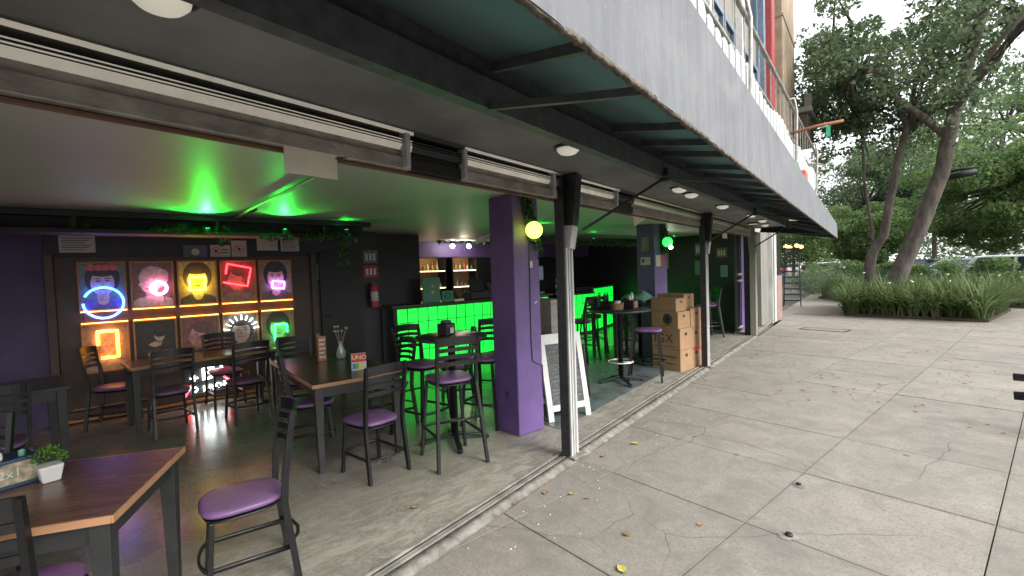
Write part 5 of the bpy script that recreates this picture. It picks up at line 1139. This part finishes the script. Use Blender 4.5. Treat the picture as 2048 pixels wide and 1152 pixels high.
tree('low shrub under the round clipped tree', (-7.4, 31.5, 0), [([(0, 0, 0), (0, 0, .8)], .05, .03)], blob((0, 0, 1.2), (1.2, 1.2, .9), 20, 420, .5, 31), .1, m_leafm, 11, 'shrub', limbs=False, cat='shrub')

# ================================================================ street: cars, traffic light, wires, people
def car(label, loc, rz, paint, L=4.3, H=1.48):
    t = thing('parked_car', label, 'car', loc, R(rz), 'cars on the road beyond the beds'); wd = .86
    lower = [(-L / 2, .32), (-L / 2 + .02, .72), (-L / 2 + .25, .86), (L / 2 - 1.0, .90), (L / 2 - .12, .78), (L / 2, .58), (L / 2, .30)]
    b_ = MB(); n = len(lower); vs = []
    for s, k_ in ((-wd, 1), (-wd * .93, 0), (wd * .93, 0), (wd, 1)): vs += [(x * (1 if k_ else .99), s if k_ else s * 1.0, z_ if k_ else z_ + .02) for x, z_ in lower]
    b_.prism([(0, 0)], 0, 0) if False else None
    vs = [(x, -wd, z_) for x, z_ in lower] + [(x, wd, z_) for x, z_ in lower]
    b_.add(vs, [tuple(range(n - 1, -1, -1)), tuple(range(n, 2 * n))] + [(i, (i + 1) % n, n + (i + 1) % n, n + i) for i in range(n)]); b_.build('body', paint, t, bevel=.09)
    cab_ = [(-L / 2 + .35, .86), (-L / 2 + .75, H - .03), (-L / 2 + 1.2, H), (L / 2 - 1.9, H - .02), (L / 2 - 1.1, .90)]
    vs = [(x, -wd * (.93 if z_ < 1 else .76), z_) for x, z_ in cab_] + [(x, wd * (.93 if z_ < 1 else .76), z_) for x, z_ in cab_]; n = 5
    MB().add(vs, [tuple(range(n - 1, -1, -1)), tuple(range(n, 2 * n))] + [(i, (i + 1) % n, n + (i + 1) % n, n + i) for i in range(n)]).build('cabin', paint, t, bevel=.06)
    for s in (-1, 1):
        for a, b2, c_, d_ in ((-L / 2 + .62, -L / 2 + 1.0, -.12, -.10), (.0, 0, 0, 0)):
            pass
        y0, y1 = s * wd * .945, s * wd * .79
        for xa, xb, xc, xd in ((-L / 2 + .60, -.22, -.22, -L / 2 + .92), (-.12, L / 2 - 1.35, L / 2 - 1.95, -.12)):
            MB().add([(xa, y0, .93), (xb, y0, .93), (xc, y1, H - .09), (xd, y1, H - .09)], [(0, 1, 2, 3)]).build('side_window', m_glass, t)
        for x in (-L / 2 + .75, L / 2 - .8):
            w_ = MB(); w_.lathe([(.14, -.09), (.31, -.10), (.33, -.06), (.33, .06), (.31, .10), (.14, .09)], 20, axis='y').build('wheel', m_rubber, t, loc=(x, s * (wd - .07), .33)); 
        MB().box(-.02, .03, -.14, .14, -.06, .06).build('headlight', m_white, t, loc=(L / 2 - .03, s * .62, .66)); MB().box(-.03, .02, -.12, .12, -.07, .07).build('tail_light', m_red2, t, loc=(-L / 2 + .02, s * .66, .72))
    MB().add([(L / 2 - 1.12, -.70, .95), (L / 2 - 1.12, .70, .95), (L / 2 - 1.83, .60, H - .05), (L / 2 - 1.83, -.60, H - .05)], [(0, 1, 2, 3)]).build('windscreen', m_glass, t, loc=(.02, 0, .02))
    return t
cw = mat('white_car_paint', (.70, .71, .71), .25, coat=.6); cbl = mat('blue_car_paint', (.04, .22, .42), .25, coat=.6); cbk = mat('dark_car_paint', (.03, .03, .035), .25, coat=.6); cs = mat('silver_car_paint', (.42, .45, .47), .3, .5, coat=.5)
car('white car at the right edge of the street', (-.9, 28.0, .01), -12, cw, 4.4, 1.6); car('silver car left of the white one behind the bright tree', (-4.3, 38, .01), 168, cs)
car('blue car seen between the trunks', (-9.6, 46, .01), -5, cbl); car('white car left of the trunks', (-14.3, 50, .01), 175, cw); car('dark car behind the blue one', (-6.2, 46, .01), -8, cbk); car('white car far down the street', (-22, 64, .01), 170, cw)
t = thing('traffic_light', 'traffic light showing green on a grey pole', 'traffic light', (-16.3, 59.8, 0))
MB().tube([(0, 0, 0), (0, 0, 1.9)], .22, 12).build('pole', mat('pole_grey', (.45, .45, .45), .6), t); MB().box(-.32, .32, -.2, .2, 1.95, 3.0).build('housing', m_black, t, bevel=.04)
MB().lathe([(.001, 0), (.24, 0), (.24, -.03), (.001, -.03)], 16, axis='y', c=(.1, -.21, 2.2)).build('green_lens', emat('green_signal', (.0, 1, .4), 4), t); MB().lathe([(.001, 0), (.2, 0), (.2, -.03), (.001, -.03)], 16, axis='y', c=(.1, -.21, 2.75)).build('amber_lens', emat('amber_signal', (1, .3, .03), 1.2), t)
t = thing('overhead_cables', 'black cables strung between the trees over the road', 'cables', (-5, 27, 3.9))
for dz, n_ in ((0, 0), (-.35, 1), (.25, 2)): MB().tube([(-5 + .8 * i, -.1 * i, dz - .25 * math.sin(PI * i / 12) + .035 * i) for i in range(13)], .022, 6).build('cable', m_black, t)
t = thing('cable_box', 'dark cable closure hanging by the leaning trunk', 'cable box', (-2.0, 19.5, 4.05)); MB().tube([(-.35, 0, -.02), (.35, 0, .03)], .09, 12).build('closure', m_black, t); MB().tube([(-.3, .1, .16), (.3, .1, .2)], .04, 8).build('cable_loop', m_black, t)
t = thing('warm_light_cluster', 'cluster of amber lamps hanging over the far shop front', 'lamps', W(-2.35, 21.0, 2.25), RF)
for i in range(6): a = i * 1.05; MB().lathe([(.03, 0), (.07, .03), (.05, .09), (.01, .11)], 10, c=(.26 * math.cos(a), .26 * math.sin(a), -.12 + .05 * (i % 2))).build('lamp_shade', emat('amber_lamp%d' % i, (1, .5, .08), 5), t)
MB().tube([(0, 0, 0), (0, 0, .8)], .012, 6).build('rod', m_steel, t)
# ladder like shelving in front of the far shop
t = thing('ladder', 'dark metal step ladder standing open on the far pavement', 'ladder', W(-2.25, 19.6, 0), RF + .1)
for s in (-.27, .27): MB().bar((s, 0, 0), (s * .8, .25, 2.45), .035, .05).build('side_rail', m_steel, t); MB().bar((s, .75, 0), (s * .8, .27, 2.42), .03, .03).build('rear_leg', m_steel, t)
for i in range(11): z_ = .22 + i * .21; f_ = z_ / 2.45; MB().box(-.27 + .05 * f_, .27 - .05 * f_, .25 * f_ - .03, .25 * f_ + .03, z_ - .024, z_ + .024).build('rung', m_steel, t)
fs_ = thing('building', 'far shop front with glass and dark frame past the ladder', 'building', W(-7.5, 24, 0), RF)
MB().box(-4, .0, -3.5, 14, 0, 9).build('wall', mat('far_wall', (.22, .20, .17), .8, var=.3, scale=1.5), fs_); 
for i in range(5): f_ = MB().box(.0, .06, -2.8 + i * 2.6, -.6 + i * 2.6, .1, 2.6).build('window', m_steel, fs_); MB().box(.061, .07, -2.65 + i * 2.6, -.75 + i * 2.6, .3, 2.45).build('pane', m_glass, f_)
for z_ in (4, 6.6): 
    for i in range(5): f_ = MB().box(.0, .05, -2.6 + i * 2.6, -1.2 + i * 2.6, z_, z_ + 1.6).build('window', m_white, fs_); MB().box(.051, .06, -2.5 + i * 2.6, -1.3 + i * 2.6, z_ + .1, z_ + 1.5).build('pane', m_glass, f_)

def skin_mesh(name, pts, edges, rad, m, parent, root=0, sub=1):
    me = bpy.data.meshes.new(name); me.from_pydata(pts, edges, []); me.materials.append(m); o = link(name, me, parent)
    s = o.modifiers.new('skin', 'SKIN'); s.use_smooth_shade = True
    sv = me.skin_vertices[0].data if me.skin_vertices else None
    if sv is None:
        at = me.attributes.new('skin', 'FLOAT_VECTOR', 'POINT')
    for i, r_ in enumerate(rad): me.skin_vertices[0].data[i].radius = r_ if isinstance(r_, tuple) else (r_, r_)
    me.skin_vertices[0].data[root].use_root = True
    b_ = o.modifiers.new('sub', 'SUBSURF'); b_.levels = sub; b_.render_levels = sub
    return o
def person(label, loc, rz, shirt, trousers, hairm, H=1.7, stride=.12, armf=.12):
    t = thing('person', label, 'person', loc, R(rz)); k_ = H / 1.7
    P = [(0, 0, .95), (0, 0, 1.12), (0, 0, 1.36), (0, .01, 1.44), (0, .02, 1.50), (0, .03, 1.58), (0, .03, 1.66),
         (-.17, 0, 1.38), (-.23, -armf * .4, 1.12), (-.24, armf, .90), (-.24, armf + .04, .82), (.17, 0, 1.38), (.23, armf * .4, 1.12), (.24, armf + .1, .92), (.23, armf + .16, .86),
         (-.09, 0, .90), (-.10, stride, .50), (-.10, stride * .6, .09), (-.10, stride * .6 + .14, .04), (.09, 0, .90), (.10, -stride * .3, .50), (.10, -stride, .09), (.10, -stride + .14, .04)]
    E_ = [(0, 1), (1, 2), (2, 3), (3, 4), (4, 5), (5, 6), (2, 7), (7, 8), (8, 9), (9, 10), (2, 11), (11, 12), (12, 13), (13, 14), (0, 15), (15, 16), (16, 17), (17, 18), (0, 19), (19, 20), (20, 21), (21, 22)]
    Rr = [(.13, .09), (.12, .09), (.12, .09), .055, .055, (.075, .09), (.06, .075), .05, .042, .032, .035, .05, .042, .032, .035, .08, .058, .04, .035, .08, .058, .04, .035]
    S_ = lambda L: [tuple(c * k_ for c in P[i]) for i in L]
    skin_mesh('body', [tuple(c * k_ for c in p) for p in P], E_, [tuple(q * k_ for q in r_) if isinstance(r_, tuple) else r_ * k_ for r_ in Rr], m_skin, t)
    skin_mesh('shirt', S_([0, 1, 2, 3, 7, 8, 11, 12]), [(0, 1), (1, 2), (2, 3), (2, 4), (4, 5), (2, 6), (6, 7)], [(.155, .115), (.14, .108), (.145, .108), .066, .066, .056, .066, .056], shirt, t)
    skin_mesh('trousers', S_([0, 15, 16, 17, 19, 20, 21]), [(0, 1), (1, 2), (2, 3), (0, 4), (4, 5), (5, 6)], [(.145, .108), .096, .074, .058, .096, .074, .058], trousers, t)
    h = MB(); n = 8; h.lathe([(max(.001, .098 * math.sin(PI * i / n)), .11 * math.cos(PI * i / n)) for i in range(0, 6)], 14, c=(0, -.0, 1.62)); h.v = [(x * k_, (y + .0) * k_, z_ * k_) for x, y, z_ in h.v]; h.build('hair', hairm, t)
    for s in (-1, 1): q = MB(); q.box(-.045, .045, -.09, .17, 0, .07, M=Matrix.Translation((s * .10, stride * .6 if s < 0 else -stride, 0))); q.build('shoe', m_shoe, t, bevel=.02)
    return t
person('grey haired man in navy top and khaki trousers standing down the pavement', (-12.3, 38.6, 0), 150, m_navyc, m_khaki, m_hair, 1.58)
person('person in red top and blue trousers behind the ladder', (-12.9, 36.5, 0), 20, m_redc, m_jean, m_hairb, 1.35)
person('person in black working behind the bar', (-8.25, 7.75, 0), -100, m_blackc, m_blackc, m_hairb, 1.66, .02)
